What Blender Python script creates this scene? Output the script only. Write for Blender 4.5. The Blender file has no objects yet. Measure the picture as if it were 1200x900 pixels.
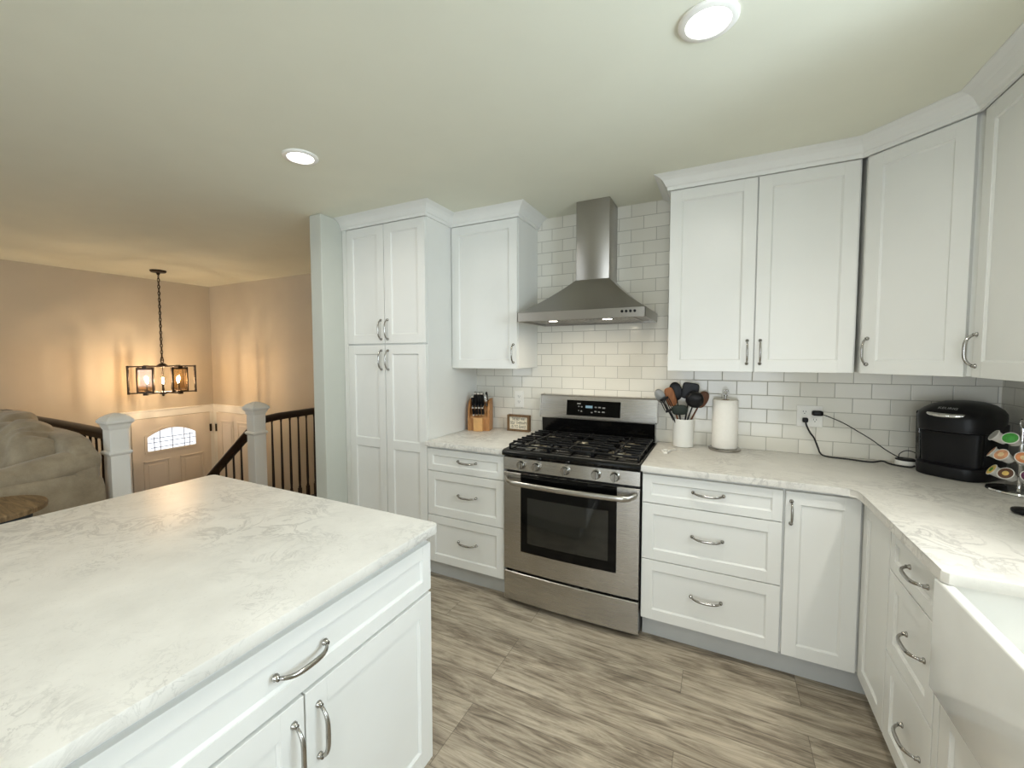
import bpy, bmesh, math, random
from mathutils import Vector, Matrix, noise as mnoise
random.seed(7)
S = bpy.context.scene
COL = S.collection
PI = math.pi

# ------------------------------------------------------------------ camera
YAW, PITCH, ROLL, FPX = 0.479, -0.0532, -0.0029, 498.05
cyw, syw = math.cos(YAW), math.sin(YAW)
fw = Vector((-syw, cyw, 0)); rt = Vector((cyw, syw, 0)); up = Vector((0, 0, 1))
f2 = fw*math.cos(PITCH) + up*math.sin(PITCH); u2 = up*math.cos(PITCH) - fw*math.sin(PITCH)
r3 = rt*math.cos(ROLL) + u2*math.sin(ROLL); u3 = u2*math.cos(ROLL) - rt*math.sin(ROLL)
cam_data = bpy.data.cameras.new('camera'); cam = bpy.data.objects.new('camera', cam_data); COL.objects.link(cam)
M = Matrix((r3, u3, -f2)).transposed().to_4x4(); M.translation = Vector((0.719, -2.8303, 1.4568))
cam.matrix_world = M
cam_data.sensor_width = 36.0; cam_data.lens = FPX/1200*36.0
cam_data.shift_x = (600-584.96)/1200; cam_data.shift_y = (443.59-450)/1200
cam_data.clip_start = 0.02
S.camera = cam

# ------------------------------------------------------------------ light and exposure
S.view_settings.view_transform = 'Standard'; S.view_settings.look = 'None'
S.view_settings.gamma = 1.0; S.view_settings.use_curve_mapping = False
S.view_settings.exposure = -0.22
S.cycles.max_bounces = 10; S.cycles.diffuse_bounces = 6; S.cycles.glossy_bounces = 5
S.cycles.transparent_max_bounces = 16; S.cycles.sample_clamp_indirect = 6.0
W = bpy.data.worlds.new('sky'); S.world = W; W.use_nodes = True
W.node_tree.nodes['Background'].inputs[0].default_value = (0.75, 0.87, 1.0, 1)
W.node_tree.nodes['Background'].inputs[1].default_value = 1.0

def area(name, loc, direction, sx, sy, power, color, shape='RECTANGLE', spread=PI):
    d = bpy.data.lights.new(name, 'AREA'); d.shape = shape; d.size = sx; d.size_y = sy
    d.energy = power; d.color = color; d.spread = spread
    o = bpy.data.objects.new(name, d); COL.objects.link(o); o.location = loc
    o.rotation_euler = Vector(direction).to_track_quat('-Z', 'Y').to_euler()
    return o
DAY = (0.86, 0.94, 1.0)
area('daylight_window', (2.03, -2.12, 1.62), (-1, 0, 0), 1.15, 1.0, 74, (.76, .90, 1.0))
area('daylight_patio', (0.85, -6.14, 1.1), (0, 1, 0), 1.7, 2.0, 90, DAY)
area('fill_living', (-4.0, -6.14, 1.45), (0, 1, 0), 1.9, 1.3, 48, DAY)  # added fill to brighten ceiling and living side, set behind an added window
P_DOWN, C_DOWN = 6.0, (1.0, 0.96, 0.89)
P_HOOD = 1.1
P_BULB = 840.0

# ------------------------------------------------------------------ materials
def lin(r, g, b):
    f = lambda c: (c/255/12.92) if c/255 <= .04045 else ((c/255+.055)/1.055)**2.4
    return (f(r), f(g), f(b), 1)
class N:
    def __init__(s, name):
        s.m = bpy.data.materials.new(name); s.m.use_nodes = True; s.t = s.m.node_tree
        s.b = s.t.nodes['Principled BSDF']; s.out = s.t.nodes['Material Output']
    def n(s, typ, **kw):
        x = s.t.nodes.new(typ)
        for k, v in kw.items(): setattr(x, k, v)
        return x
    def l(s, a, b): s.t.links.new(a, b)
    def coord(s, kind='Object', scale=(1, 1, 1), loc=(0, 0, 0), rot=(0, 0, 0)):
        c = s.n('ShaderNodeTexCoord'); mp = s.n('ShaderNodeMapping')
        mp.inputs['Scale'].default_value = scale; mp.inputs['Location'].default_value = loc; mp.inputs['Rotation'].default_value = rot
        if kind == 'World':
            g = s.n('ShaderNodeNewGeometry'); s.l(g.outputs['Position'], mp.inputs[0])
        else: s.l(c.outputs[kind], mp.inputs[0])
        return mp.outputs[0]
    def noise(s, vec, scale, detail=3, rough=.5, dist=0.0):
        x = s.n('ShaderNodeTexNoise'); s.l(vec, x.inputs['Vector']); x.inputs['Scale'].default_value = scale
        x.inputs['Detail'].default_value = detail; x.inputs['Roughness'].default_value = rough; x.inputs['Distortion'].default_value = dist
        return x.outputs['Fac']
    def ramp(s, fac, stops, interp='LINEAR'):
        x = s.n('ShaderNodeValToRGB'); s.l(fac, x.inputs[0]); e = x.color_ramp.elements; x.color_ramp.interpolation = interp
        while len(e) < len(stops): e.new(.5)
        for i, (p, c) in enumerate(stops): e[i].position = p; e[i].color = c if len(c) == 4 else (*c, 1)
        return x.outputs[0]
    def mix(s, fac, a, b, blend='MIX'):
        x = s.n('ShaderNodeMix', data_type='RGBA', blend_type=blend)
        for v, i in ((fac, x.inputs[0]), (a, x.inputs[6]), (b, x.inputs[7])):
            if hasattr(v, 'is_output'): s.l(v, i)
            else: i.default_value = v
        return x.outputs[2]
    def math(s, op, a, b=0.0, c=None):
        x = s.n('ShaderNodeMath', operation=op)
        for i, v in enumerate((a, b) if c is None else (a, b, c)):
            if hasattr(v, 'is_output'): s.l(v, x.inputs[i])
            else: x.inputs[i].default_value = v
        return x.outputs[0]
    def bump(s, h, strength=.3, dist=.002):
        x = s.n('ShaderNodeBump'); x.inputs['Strength'].default_value = strength; x.inputs['Distance'].default_value = dist
        s.l(h, x.inputs['Height']); s.l(x.outputs[0], s.b.inputs['Normal'])
MATS = {}
def basic(name, col, rough=.5, metal=0.0, vary=.04, scale=14, coat=0.0, spec=.5, bump=0.0):
    if name in MATS: return MATS[name]
    g = N(name); v = g.coord('Object'); f = g.noise(v, scale, 3)
    c2 = tuple(max(0, x*(1-vary)) for x in col[:3])+(1,); c1 = tuple(min(1, x*(1+vary)) for x in col[:3])+(1,)
    g.l(g.ramp(f, [(.3, c2), (.7, c1)]), g.b.inputs['Base Color'])
    g.b.inputs['Roughness'].default_value = rough; g.b.inputs['Metallic'].default_value = metal
    g.b.inputs['Coat Weight'].default_value = coat; g.b.inputs['Specular IOR Level'].default_value = spec
    if bump: g.bump(g.noise(v, scale*6, 4), bump, .002)
    MATS[name] = g.m; return g.m
def emit(name, col, strength):
    g = N(name); e = g.n('ShaderNodeEmission'); e.inputs[0].default_value = (*col[:3], 1); e.inputs[1].default_value = strength
    g.l(e.outputs[0], g.out.inputs[0]); return g.m
def clearglass(name, tint=(1, 1, 1), gloss=.12):
    g = N(name); t = g.n('ShaderNodeBsdfTransparent'); t.inputs[0].default_value = (*tint, 1)
    gl = g.n('ShaderNodeBsdfGlossy'); gl.inputs['Roughness'].default_value = .05
    mx = g.n('ShaderNodeMixShader'); lw = g.n('ShaderNodeLayerWeight'); lw.inputs[0].default_value = .25
    f = g.math('MULTIPLY_ADD', lw.outputs['Fresnel'], .6, gloss*.4); g.l(f, mx.inputs[0])
    g.l(t.outputs[0], mx.inputs[1]); g.l(gl.outputs[0], mx.inputs[2]); g.l(mx.outputs[0], g.out.inputs[0]); return g.m

def m_tile():
    g = N('subway_tile'); geo = g.n('ShaderNodeNewGeometry'); sp = g.n('ShaderNodeSeparateXYZ'); g.l(geo.outputs['Position'], sp.inputs[0])
    nx = g.n('ShaderNodeSeparateXYZ'); g.l(geo.outputs['Normal'], nx.inputs[0])
    side = g.math('GREATER_THAN', g.math('ABSOLUTE', nx.outputs[0]), .5)
    h = g.math('ADD', g.math('MULTIPLY', sp.outputs[0], g.math('SUBTRACT', 1.0, side)), g.math('MULTIPLY', sp.outputs[1], side))
    cb = g.n('ShaderNodeCombineXYZ'); g.l(g.math('ADD', h, 15.2-.125), cb.inputs[0]); g.l(g.math('ADD', sp.outputs[2], -.914+.0787*10), cb.inputs[1])
    br = g.n('ShaderNodeTexBrick'); g.l(cb.outputs[0], br.inputs['Vector'])
    br.offset = .5; br.inputs['Scale'].default_value = 1.0; br.inputs['Brick Width'].default_value = .152; br.inputs['Row Height'].default_value = .0787
    br.inputs['Mortar Size'].default_value = .0017; br.inputs['Mortar Smooth'].default_value = .15; br.inputs['Bias'].default_value = 0
    br.inputs['Color1'].default_value = lin(226, 223, 213); br.inputs['Color2'].default_value = lin(219, 216, 206); br.inputs['Mortar'].default_value = lin(166, 162, 152)
    g.l(br.outputs['Color'], g.b.inputs['Base Color'])
    g.l(g.math('MULTIPLY_ADD', br.outputs['Fac'], .5, .16), g.b.inputs['Roughness'])
    br2 = g.n('ShaderNodeTexBrick'); g.l(cb.outputs[0], br2.inputs['Vector']); br2.offset = .5
    br2.inputs['Scale'].default_value = 1.0; br2.inputs['Brick Width'].default_value = .152; br2.inputs['Row Height'].default_value = .0787
    br2.inputs['Mortar Size'].default_value = .004; br2.inputs['Mortar Smooth'].default_value = 1.0
    hgt = g.math('SUBTRACT', g.math('MULTIPLY', g.noise(geo.outputs['Position'], 14, 2), .25), br2.outputs['Fac'])
    g.bump(hgt, .35, .002); return g.m
def m_floor():
    g = N('plank_floor'); geo = g.n('ShaderNodeNewGeometry')
    mp = g.n('ShaderNodeMapping'); g.l(geo.outputs['Position'], mp.inputs[0]); mp.inputs['Location'].default_value = (12.37, 20.06, 0)
    def brick(c1, c2, mort, sz):
        br = g.n('ShaderNodeTexBrick'); g.l(mp.outputs[0], br.inputs['Vector']); br.offset = .37; br.offset_frequency = 3
        br.inputs['Scale'].default_value = 1.0; br.inputs['Brick Width'].default_value = 1.22; br.inputs['Row Height'].default_value = .152
        br.inputs['Mortar Size'].default_value = sz; br.inputs['Mortar Smooth'].default_value = .2; br.inputs['Bias'].default_value = 0
        br.inputs['Color1'].default_value = c1; br.inputs['Color2'].default_value = c2; br.inputs['Mortar'].default_value = mort; return br
    rnd = brick((0, 0, 0, 1), (1, 1, 1, 1), (.5, .5, .5, 1), 0.0)
    seam = brick((0, 0, 0, 1), (0, 0, 0, 1), (1, 1, 1, 1), .0014)
    sp = g.n('ShaderNodeSeparateXYZ'); g.l(geo.outputs['Position'], sp.inputs[0])
    cb = g.n('ShaderNodeCombineXYZ'); g.l(sp.outputs[0], cb.inputs[0]); g.l(sp.outputs[1], cb.inputs[1]); g.l(g.math('MULTIPLY', rnd.outputs['Color'], 9.0), cb.inputs[2])
    def stretch(sx, sy):
        m = g.n('ShaderNodeMapping'); g.l(cb.outputs[0], m.inputs[0]); m.inputs['Scale'].default_value = (sx, sy, 1); return m.outputs[0]
    grain = g.noise(stretch(1.5, 11), 1.7, 8, .68, 1.9)
    fine = g.noise(stretch(3, 70), 2.0, 5, .7, .3)
    cloud = g.noise(stretch(1.3, 4.5), 1.6, 5, .62, 1.0)
    v = g.math('ADD', g.math('MULTIPLY', grain, .5), g.math('ADD', g.math('MULTIPLY', fine, .24), g.math('MULTIPLY', cloud, .32)))
    v = g.math('ADD', v, g.math('MULTIPLY_ADD', rnd.outputs['Color'], .05, -.045))
    col = g.ramp(v, [(.38, lin(98, 87, 74)), (.455, lin(136, 124, 108)), (.52, lin(168, 156, 138)), (.585, lin(190, 178, 159)), (.68, lin(212, 201, 181))])
    col = g.mix(g.math('MULTIPLY', seam.outputs['Color'], .55), col, lin(62, 54, 46))
    g.l(col, g.b.inputs['Base Color']); g.l(g.math('MULTIPLY_ADD', fine, .25, .36), g.b.inputs['Roughness'])
    g.bump(g.math('SUBTRACT', g.math('MULTIPLY', fine, .4), seam.outputs['Color']), .25, .0015); return g.m
def m_quartz():
    g = N('veined_quartz'); v = g.coord('World')
    warp = g.noise(v, 3.2, 4, .6); big = g.noise(v, 2.3, 4, .55, .4)
    mid = g.noise(v, 9, 6, .65, 1.2); n2 = g.noise(v, 16, 5, .6, 1.6)
    r1 = g.math('ABSOLUTE', g.math('SUBTRACT', mid, .5)); line1 = g.ramp(r1, [(0, (1, 1, 1)), (.055, (0, 0, 0))])
    r2 = g.math('ABSOLUTE', g.math('SUBTRACT', n2, .48)); line2 = g.ramp(r2, [(0, (1, 1, 1)), (.028, (0, 0, 0))])
    mask = g.ramp(big, [(.44, (0, 0, 0)), (.60, (1, 1, 1))]); mask2 = g.ramp(warp, [(.5, (0, 0, 0)), (.7, (1, 1, 1))])
    veins = g.math('ADD', g.math('MULTIPLY', line1, mask), g.math('MULTIPLY', line2, mask2))
    veins = g.math('MINIMUM', veins, 1.0)
    base = g.ramp(g.noise(v, 7, 5, .6), [(.3, lin(214, 211, 204)), (.7, lin(228, 225, 218))])
    speck = g.noise(v, 160, 2, .5)
    base = g.mix(g.ramp(speck, [(.62, (0, 0, 0)), (.75, (.22, .22, .22))]), base, lin(190, 186, 178))
    col = g.mix(g.math('MULTIPLY', veins, .38), base, lin(126, 122, 118))
    g.l(col, g.b.inputs['Base Color']); g.b.inputs['Roughness'].default_value = .38; g.b.inputs['Specular IOR Level'].default_value = .25; return g.m
def m_steel(name, col, rough, axis='x', aniso=True):
    g = N(name); sc = (2, 2, 420) if axis == 'x' else (420, 420, 2)
    v = g.coord('Object', scale=sc); f = g.noise(v, 3.0, 3, .6)
    g.l(g.ramp(f, [(.3, tuple(c*.975 for c in col[:3])), (.7, col[:3])]), g.b.inputs['Base Color'])
    g.l(g.math('MULTIPLY_ADD', f, .05, rough-.025), g.b.inputs['Roughness']); g.b.inputs['Metallic'].default_value = 1.0
    if aniso: g.b.inputs['Anisotropic'].default_value = .6; g.b.inputs['Anisotropic Rotation'].default_value = .25
    return g.m
def m_wood(name, dark, light, scale=(3, 30, 30), rough=.5):
    g = N(name); v = g.coord('Object', scale=scale); f = g.noise(v, 2.0, 5, .6, .8)
    g.l(g.ramp(f, [(.3, dark), (.7, light)]), g.b.inputs['Base Color']); g.b.inputs['Roughness'].default_value = rough
    g.bump(f, .15, .001); return g.m
def m_fabric(name, dark, light):
    g = N(name); v = g.coord('Object'); f = g.noise(v, 9, 4, .6); w = g.noise(v, 420, 2, .6)
    g.l(g.mix(.35, g.ramp(f, [(.3, dark), (.7, light)]), g.ramp(w, [(.35, dark), (.65, light)])), g.b.inputs['Base Color'])
    g.b.inputs['Roughness'].default_value = .95; g.b.inputs['Sheen Weight'].default_value = .25
    g.bump(g.math('ADD', g.math('MULTIPLY', w, .3), g.noise(v, 26, 4, .6)), .35, .006); return g.m

WHITE = basic('white_cabinet_paint', lin(228, 228, 224), .33, vary=.012, scale=5)
TOE = basic('toe_kick_shaded_white', lin(194, 195, 193), .5, vary=.02)  # cabinet white greyed a little: shade of the recess put into the colour
PAINTC = basic('kitchen_wall_paint', lin(198, 200, 191), .7, vary=.015, scale=6)
PAINTF = basic('greige_wall_paint', lin(190, 180, 163), .75, vary=.02, scale=5)
CEIL = basic('ceiling_paint', lin(227, 227, 211), .85, vary=.012, scale=5)
TRIMW = basic('trim_paint', lin(238, 236, 230), .42, vary=.012, scale=6)
DOORW = basic('door_paint', lin(226, 216, 203), .45, vary=.012, scale=6)
TILE = m_tile(); FLOOR = m_floor(); QUARTZ = m_quartz()
STEEL = m_steel('brushed_steel', (.50, .48, .445), .27); STEELV = m_steel('brushed_steel_hood', (.40, .38, .35), .34, 'x')
NICKEL = basic('satin_nickel', (.40, .385, .36, 1), .2, 1.0, .05, 40)
CHROME = basic('chrome', (.75, .75, .75, 1), .1, 1.0, .02)
BLACK = basic('black_enamel', (.003, .003, .003, 1), .14, vary=.3, spec=.3)
BLACKM = basic('cast_iron_black', (.005, .005, .005, 1), .36, vary=.3, scale=60, spec=.22)
BGLASS = basic('black_glass', (.002, .002, .002, 1), .06, vary=.2, spec=.22)
OVENG = basic('smoked_oven_glass', (.016, .016, .013, 1), .06, vary=.15, spec=.6)
BRASSY = basic('burner_metal', (.42, .38, .30, 1), .35, 1.0, .1, 60)
ESPR = m_wood('espresso_wood', lin(20, 12, 9), lin(46, 28, 20), rough=.35)
BRONZE = basic('dark_bronze', (.045, .032, .022, 1), .4, .8, .2, 50)
BLOCKW = m_wood('honey_wood', lin(150, 98, 50), lin(192, 138, 82), (20, 20, 3), .45)
FRAMEW = m_wood('rustic_frame_wood', lin(84, 62, 38), lin(128, 98, 64), (30, 30, 6), .7)
PLASTW = basic('white_plastic', lin(232, 230, 224), .35, vary=.01)
PLASTB = basic('black_plastic', (.006, .006, .007, 1), .38, vary=.2, spec=.25)
RUBBER = basic('black_rubber', (.01, .01, .01, 1), .55, vary=.2)
CERAM = basic('white_ceramic', lin(234, 234, 230), .12, vary=.01, coat=.4)
PAPER = basic('paper_towel', lin(240, 237, 230), .95, vary=.015, scale=60, bump=.25)
SLOT = basic('outlet_slot', (.02, .02, .02, 1), .6)
SOFAF = m_fabric('taupe_velour', lin(134, 120, 99), lin(178, 164, 140))

# ------------------------------------------------------------------ builders
class B:
    def __init__(s): s.bm = bmesh.new()
    def _new(s, verts, mat=None):
        return verts
    def box(s, x0, x1, y0, y1, z0, z1, bev=0.0, seg=2, rot=None):
        r = bmesh.ops.create_cube(s.bm, size=1.0)['verts']
        c = Vector(((x0+x1)/2, (y0+y1)/2, (z0+z1)/2))
        for v in r: v.co = Vector((v.co.x*(x1-x0), v.co.y*(y1-y0), v.co.z*(z1-z0)))
        if bev > 0:
            e = list({e for v in r for e in v.link_edges})
            o = bmesh.ops.bevel(s.bm, geom=e, offset=bev, segments=seg, affect='EDGES', profile=.5, clamp_overlap=True)
            r = list({v for f in o['faces'] for v in f.verts} | {v for v in r if v.is_valid})
            # island of this box
            seen = set(r); st = list(r)
            while st:
                v = st.pop()
                for ed in v.link_edges:
                    w = ed.other_vert(v)
                    if w not in seen: seen.add(w); st.append(w)
            r = list(seen)
        for v in r:
            if rot is not None: v.co = rot @ v.co
            v.co += c
        return r
    def lathe(s, prof, seg=32, center=(0, 0, 0), mtx=None, cap=True):
        rings = []
        for rr, z in prof:
            ring = []
            for i in range(seg):
                a = 2*PI*i/seg; ring.append(Vector((rr*math.cos(a), rr*math.sin(a), z)))
            rings.append(ring)
        vs = [[s.bm.verts.new(((mtx @ p) if mtx is not None else p)+Vector(center)) for p in ring] for ring in rings]
        for a, b in zip(vs, vs[1:]):
            for i in range(seg): s.bm.faces.new((a[i], a[(i+1) % seg], b[(i+1) % seg], b[i]))
        if cap:
            s.bm.faces.new(list(reversed(vs[0]))); s.bm.faces.new(vs[-1])
        return s
    def tube(s, pts, rad, seg=10, cap=True, squash=1.0, closed=False):
        pts = [Vector(p) for p in pts]; n = len(pts)
        rads = rad if isinstance(rad, (list, tuple)) else [rad]*n
        nrm = None; rings = []
        for i, p in enumerate(pts):
            if closed: t = (pts[(i+1) % n]-pts[i-1]).normalized()
            else: t = (pts[min(i+1, n-1)]-pts[max(i-1, 0)]).normalized()
            if nrm is None:
                a = Vector((0, 0, 1)) if abs(t.z) < .9 else Vector((1, 0, 0))
                nrm = (a-t*a.dot(t)).normalized()
            else: nrm = (nrm-t*nrm.dot(t)).normalized()
            bn = t.cross(nrm)
            rings.append([s.bm.verts.new(p+(nrm*math.cos(2*PI*k/seg)+bn*math.sin(2*PI*k/seg)*squash)*rads[i]) for k in range(seg)])
        prs = list(zip(rings, rings[1:]))
        if closed: prs.append((rings[-1], rings[0]))
        for a, b in prs:
            for k in range(seg): s.bm.faces.new((a[k], a[(k+1) % seg], b[(k+1) % seg], b[k]))
        if cap and not closed:
            s.bm.faces.new(list(reversed(rings[0]))); s.bm.faces.new(rings[-1])
        return s
    def prism(s, poly, z0, z1, bev=0.0, seg=2):
        a = [s.bm.verts.new((x, y, z0)) for x, y in poly]; b = [s.bm.verts.new((x, y, z1)) for x, y in poly]
        n = len(poly); fs = [s.bm.faces.new(list(reversed(a))), s.bm.faces.new(b)]
        for i in range(n): fs.append(s.bm.faces.new((a[i], a[(i+1) % n], b[(i+1) % n], b[i])))
        if bev: bmesh.ops.bevel(s.bm, geom=list(fs[1].edges)+list(fs[0].edges), offset=bev, segments=seg, affect='EDGES', profile=.5)
        return s
    def prism_y(s, poly, y0, y1):       # polygon in x,z extruded along y
        a = [s.bm.verts.new((x, y0, z)) for x, z in poly]; b = [s.bm.verts.new((x, y1, z)) for x, z in poly]
        n = len(poly); s.bm.faces.new(a); s.bm.faces.new(list(reversed(b)))
        for i in range(n): s.bm.faces.new((a[(i+1) % n], a[i], b[i], b[(i+1) % n]))
        return s
    def prism_x(s, poly, x0, x1):       # polygon in y,z extruded along x
        a = [s.bm.verts.new((x0, y, z)) for y, z in poly]; b = [s.bm.verts.new((x1, y, z)) for y, z in poly]
        n = len(poly); s.bm.faces.new(list(reversed(a))); s.bm.faces.new(b)
        for i in range(n): s.bm.faces.new((a[i], a[(i+1) % n], b[(i+1) % n], b[i]))
        return s
    def soft(s, c, size, p=4.0, n=10, rot=None, wob=0.0, seed=0.0):   # plump rounded block
        m = n+1; cache = {}; seen = []
        def vert(i, j, k):
            if (i, j, k) not in cache:
                v = s.bm.verts.new((math.tan((2*i/m-1)*PI/4), math.tan((2*j/m-1)*PI/4), math.tan((2*k/m-1)*PI/4))); cache[i, j, k] = v; seen.append(v)
            return cache[i, j, k]
        for ax in range(3):
            for side in (0, m):
                for i in range(m):
                    for j in range(m):
                        q = []
                        for di, dj in ((0, 0), (1, 0), (1, 1), (0, 1)):
                            idx = [i+di, j+dj]; idx.insert(ax, side); q.append(vert(*idx))
                        s.bm.faces.new(q)
        for v in seen:
            q = v.co.copy(); L = (abs(q.x)**p+abs(q.y)**p+abs(q.z)**p)**(1/p); q /= L
            q = Vector((q.x*size[0]/2, q.y*size[1]/2, q.z*size[2]/2))
            if wob:
                q += q.normalized()*wob*mnoise.noise(Vector((q.x*5+seed, q.y*5, q.z*9)))
                fold = mnoise.noise(Vector((q.x*9+q.z*5+seed, q.y*3, q.z*3.5-q.x*2)))
                q += q.normalized()*wob*.55*(1-2*abs(fold))
            if rot is not None: q = rot @ q
            v.co = q+Vector(c)
        return s
    def done(s, name, mat, parent=None, smooth=False, angle=None, loc=None, recalc=True):
        if recalc: bmesh.ops.recalc_face_normals(s.bm, faces=s.bm.faces)
        me = bpy.data.meshes.new(name); s.bm.to_mesh(me); s.bm.free()
        mats = mat if isinstance(mat, (list, tuple)) else [mat]
        for m in mats: me.materials.append(m)
        o = bpy.data.objects.new(name, me); COL.objects.link(o)
        if parent is not None: o.parent = parent
        if loc is not None: o.location = loc
        if smooth:
            for p in me.polygons: p.use_smooth = True
            if angle: me.set_sharp_from_angle(angle=math.radians(angle))
        return o
def tag(o, label, cat, group=None, kind=None):
    o['label'] = label; o['category'] = cat
    if group: o['group'] = group
    if kind: o['kind'] = kind
    return o
def thing(name, label, cat, loc=(0, 0, 0), rz=0.0, group=None):
    o = bpy.data.objects.new(name, None); COL.objects.link(o); o.location = loc; o.rotation_euler = (0, 0, rz)
    o.empty_display_size = .05
    return tag(o, label, cat, group)
def struct(o): o['kind'] = 'structure'; return o
def copy_tree(o, parent=None):
    c = o.copy(); COL.objects.link(c)
    if parent is not None: c.parent = parent
    for ch in list(o.children): copy_tree(ch, c)
    return c
def rotm(axis, deg): return Matrix.Rotation(math.radians(deg), 3, axis)

# ------------------------------------------------------------------ the shell
ZC = 2.408; XW = 1.893; YB = -6.0; XE = -5.5; YF = 0.55; ZE = -1.34
b = B(); b.box(-3.05, XW+.1, YB-.1, YF+.1, -.25, 0); b.box(XE-.1, -3.05, YB-.1, -1.37, -.25, 0); struct(b.done('floor', FLOOR))
b = B(); b.box(XE-.1, -3.0, -1.45, YF+.1, ZE-.1, ZE); struct(b.done('floor_entry', basic('entry_floor_tile', lin(150, 138, 122), .4, scale=3)))
b = B()
for i in range(6): b.box(-3.05-.25*(i+1), -3.05-.25*i, -1.37, -.40, ZE, -.191*(i+1), .004)
struct(b.done('floor_stair', m_wood('stair_oak', lin(70, 46, 30), lin(112, 78, 52))))
b = B(); b.box(XE-.1, XW+.1, YB-.1, YF+.1, ZC, ZC+.1); struct(b.done('ceiling', CEIL))
b = B(); b.box(-1.662, XW+.1, 0, .1, 0, ZC); struct(b.done('wall_back', PAINTC))
b = B(); b.box(-1.772, -1.662, -.82, YF, 0, ZC, .006, 2); struct(b.done('wall_partition', PAINTC))
b = B(); b.box(XE-.1, -1.662, YF, YF+.1, ZE, ZC); struct(b.done('wall_foyer', PAINTF))
b = B(); b.box(XE-.1, XE, YB-.1, YF, ZE, ZC); struct(b.done('wall_left', PAINTF))
b = B(); b.box(XE, -3.05, -1.45, -1.37, ZE, -.25); b.box(-3.05, -2.95, -1.45, YF, ZE, -.25); struct(b.done('wall_stairwell', PAINTF))
WY0, WY1, WZ0, WZ1 = -2.75, -1.50, 1.08, 2.15
b = B(); X1 = XW+.12
b.box(XW, X1, WY1, .1, 0, ZC); b.box(XW, X1, YB-.1, WY0, 0, ZC); b.box(XW, X1, WY0, WY1, 0, WZ0); b.box(XW, X1, WY0, WY1, WZ1, ZC)
struct(b.done('wall_right', PAINTC))
PX0, PX1, PZ1 = -.05, 1.75, 2.08
LX0, LX1, LZ0_, LZ1_ = -5.0, -3.0, .8, 2.1  # opening for the added rear window
b = B(); b.box(XE, LX0, YB-.12, YB, 0, ZC); b.box(LX1, PX0, YB-.12, YB, 0, ZC); b.box(LX0, LX1, YB-.12, YB, 0, LZ0_); b.box(LX0, LX1, YB-.12, YB, LZ1_, ZC); b.box(PX1, XW, YB-.12, YB, 0, ZC); b.box(PX0, PX1, YB-.12, YB, PZ1, ZC); struct(b.done('wall_rear', PAINTC))
PANE = clearglass('window_glass')
w1 = struct(thing('window_1', 'x', 'window')); del w1['label'], w1['category']
b = B()
for a0, a1, c0, c1 in ((WY0, WY0+.05, WZ0, WZ1), (WY1-.05, WY1, WZ0, WZ1), (WY0, WY1, WZ0, WZ0+.05), (WY0, WY1, WZ1-.05, WZ1), ((WY0+WY1)/2-.025, (WY0+WY1)/2+.025, WZ0, WZ1)):
    b.box(XW+.01, XW+.06, a0, a1, c0, c1, .004)
b.done('window_frame', TRIMW, w1)
b = B(); b.box(XW+.033, XW+.037, WY0+.05, WY1-.05, WZ0+.05, WZ1-.05); b.done('window_pane', PANE, w1)
d3 = struct(thing('door_3', 'x', 'door')); del d3['label'], d3['category']
b = B(); xm = (PX0+PX1)/2
for a0, a1, c0, c1 in ((PX0, PX0+.08, 0, PZ1), (PX1-.08, PX1, 0, PZ1), (PX0, PX1, 0, .1), (PX0, PX1, PZ1-.08, PZ1), (xm-.06, xm+.06, 0, PZ1)):
    b.box(a0, a1, YB-.08, YB-.02, c0, c1, .004)
b.done('door_frame', TRIMW, d3)
b = B(); b.box(PX0+.08, PX1-.08, YB-.052, YB-.048, .1, PZ1-.08); b.done('door_pane', PANE, d3)

w2 = struct(thing('added_window', 'x', 'window')); del w2['label'], w2['category']  # unseen window added in the rear wall to carry the extra fill
b = B(); xm = (LX0+LX1)/2
for a0, a1, c0, c1 in ((LX0, LX0+.06, LZ0_, LZ1_), (LX1-.06, LX1, LZ0_, LZ1_), (LX0, LX1, LZ0_, LZ0_+.06), (LX0, LX1, LZ1_-.06, LZ1_), (xm-.03, xm+.03, LZ0_, LZ1_)):
    b.box(a0, a1, YB-.08, YB-.02, c0, c1, .004)
b.done('window_frame', TRIMW, w2)
b = B(); b.box(LX0+.06, LX1-.06, YB-.052, YB-.048, LZ0_+.06, LZ1_-.06); b.done('window_pane', PANE, w2)

# tiled backsplash slabs
b = B(); b.box(-.941, XW-.008, -.008, 0, .88, ZC); struct(b.done('trim_1', TILE))
b = B(); b.box(XW-.008, XW, -3.2, 0, .88, 1.40); struct(b.done('trim_2', TILE))

# crown moulding: profile swept along a mitred path (outward = right-hand side of travel)
def crown(name, path, side, zb, zt, mat):
    prof = [(.0, zb-.005), (.012, zb-.005), (.014, zb+.012), (.020, zb+.016), (.026, zb+.028), (.036, zb+.044), (.050, zb+.056), (.064, zb+.063), (.070, zb+.066), (.074, zb+.070), (.074, zt), (0, zt)]
    pts = [Vector(p) for p in path]; b = B(); rings = []
    for i, p in enumerate(pts):
        def nn(a, c): d = (c-a).normalized(); return Vector((d.y, -d.x))*side
        if i == 0: off = nn(pts[0], pts[1])
        elif i == len(pts)-1: off = nn(pts[-2], pts[-1])
        else:
            n1, n2 = nn(pts[i-1], p), nn(p, pts[i+1]); off = (n1+n2)/(1+n1.dot(n2))
        rings.append([b.bm.verts.new((p.x+off.x*o, p.y+off.y*o, z)) for o, z in prof])
    m = len(prof)
    for r0, r1 in zip(rings, rings[1:]):
        for k in range(m): b.bm.faces.new((r0[k], r0[(k+1) % m], r1[(k+1) % m], r1[k]))
    b.bm.faces.new(rings[0]); b.bm.faces.new(list(reversed(rings[-1])))
    return struct(b.done(name, mat))
YD = -.642; UF = -.35; ZUT = 2.333; ZUB = 1.375
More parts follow.
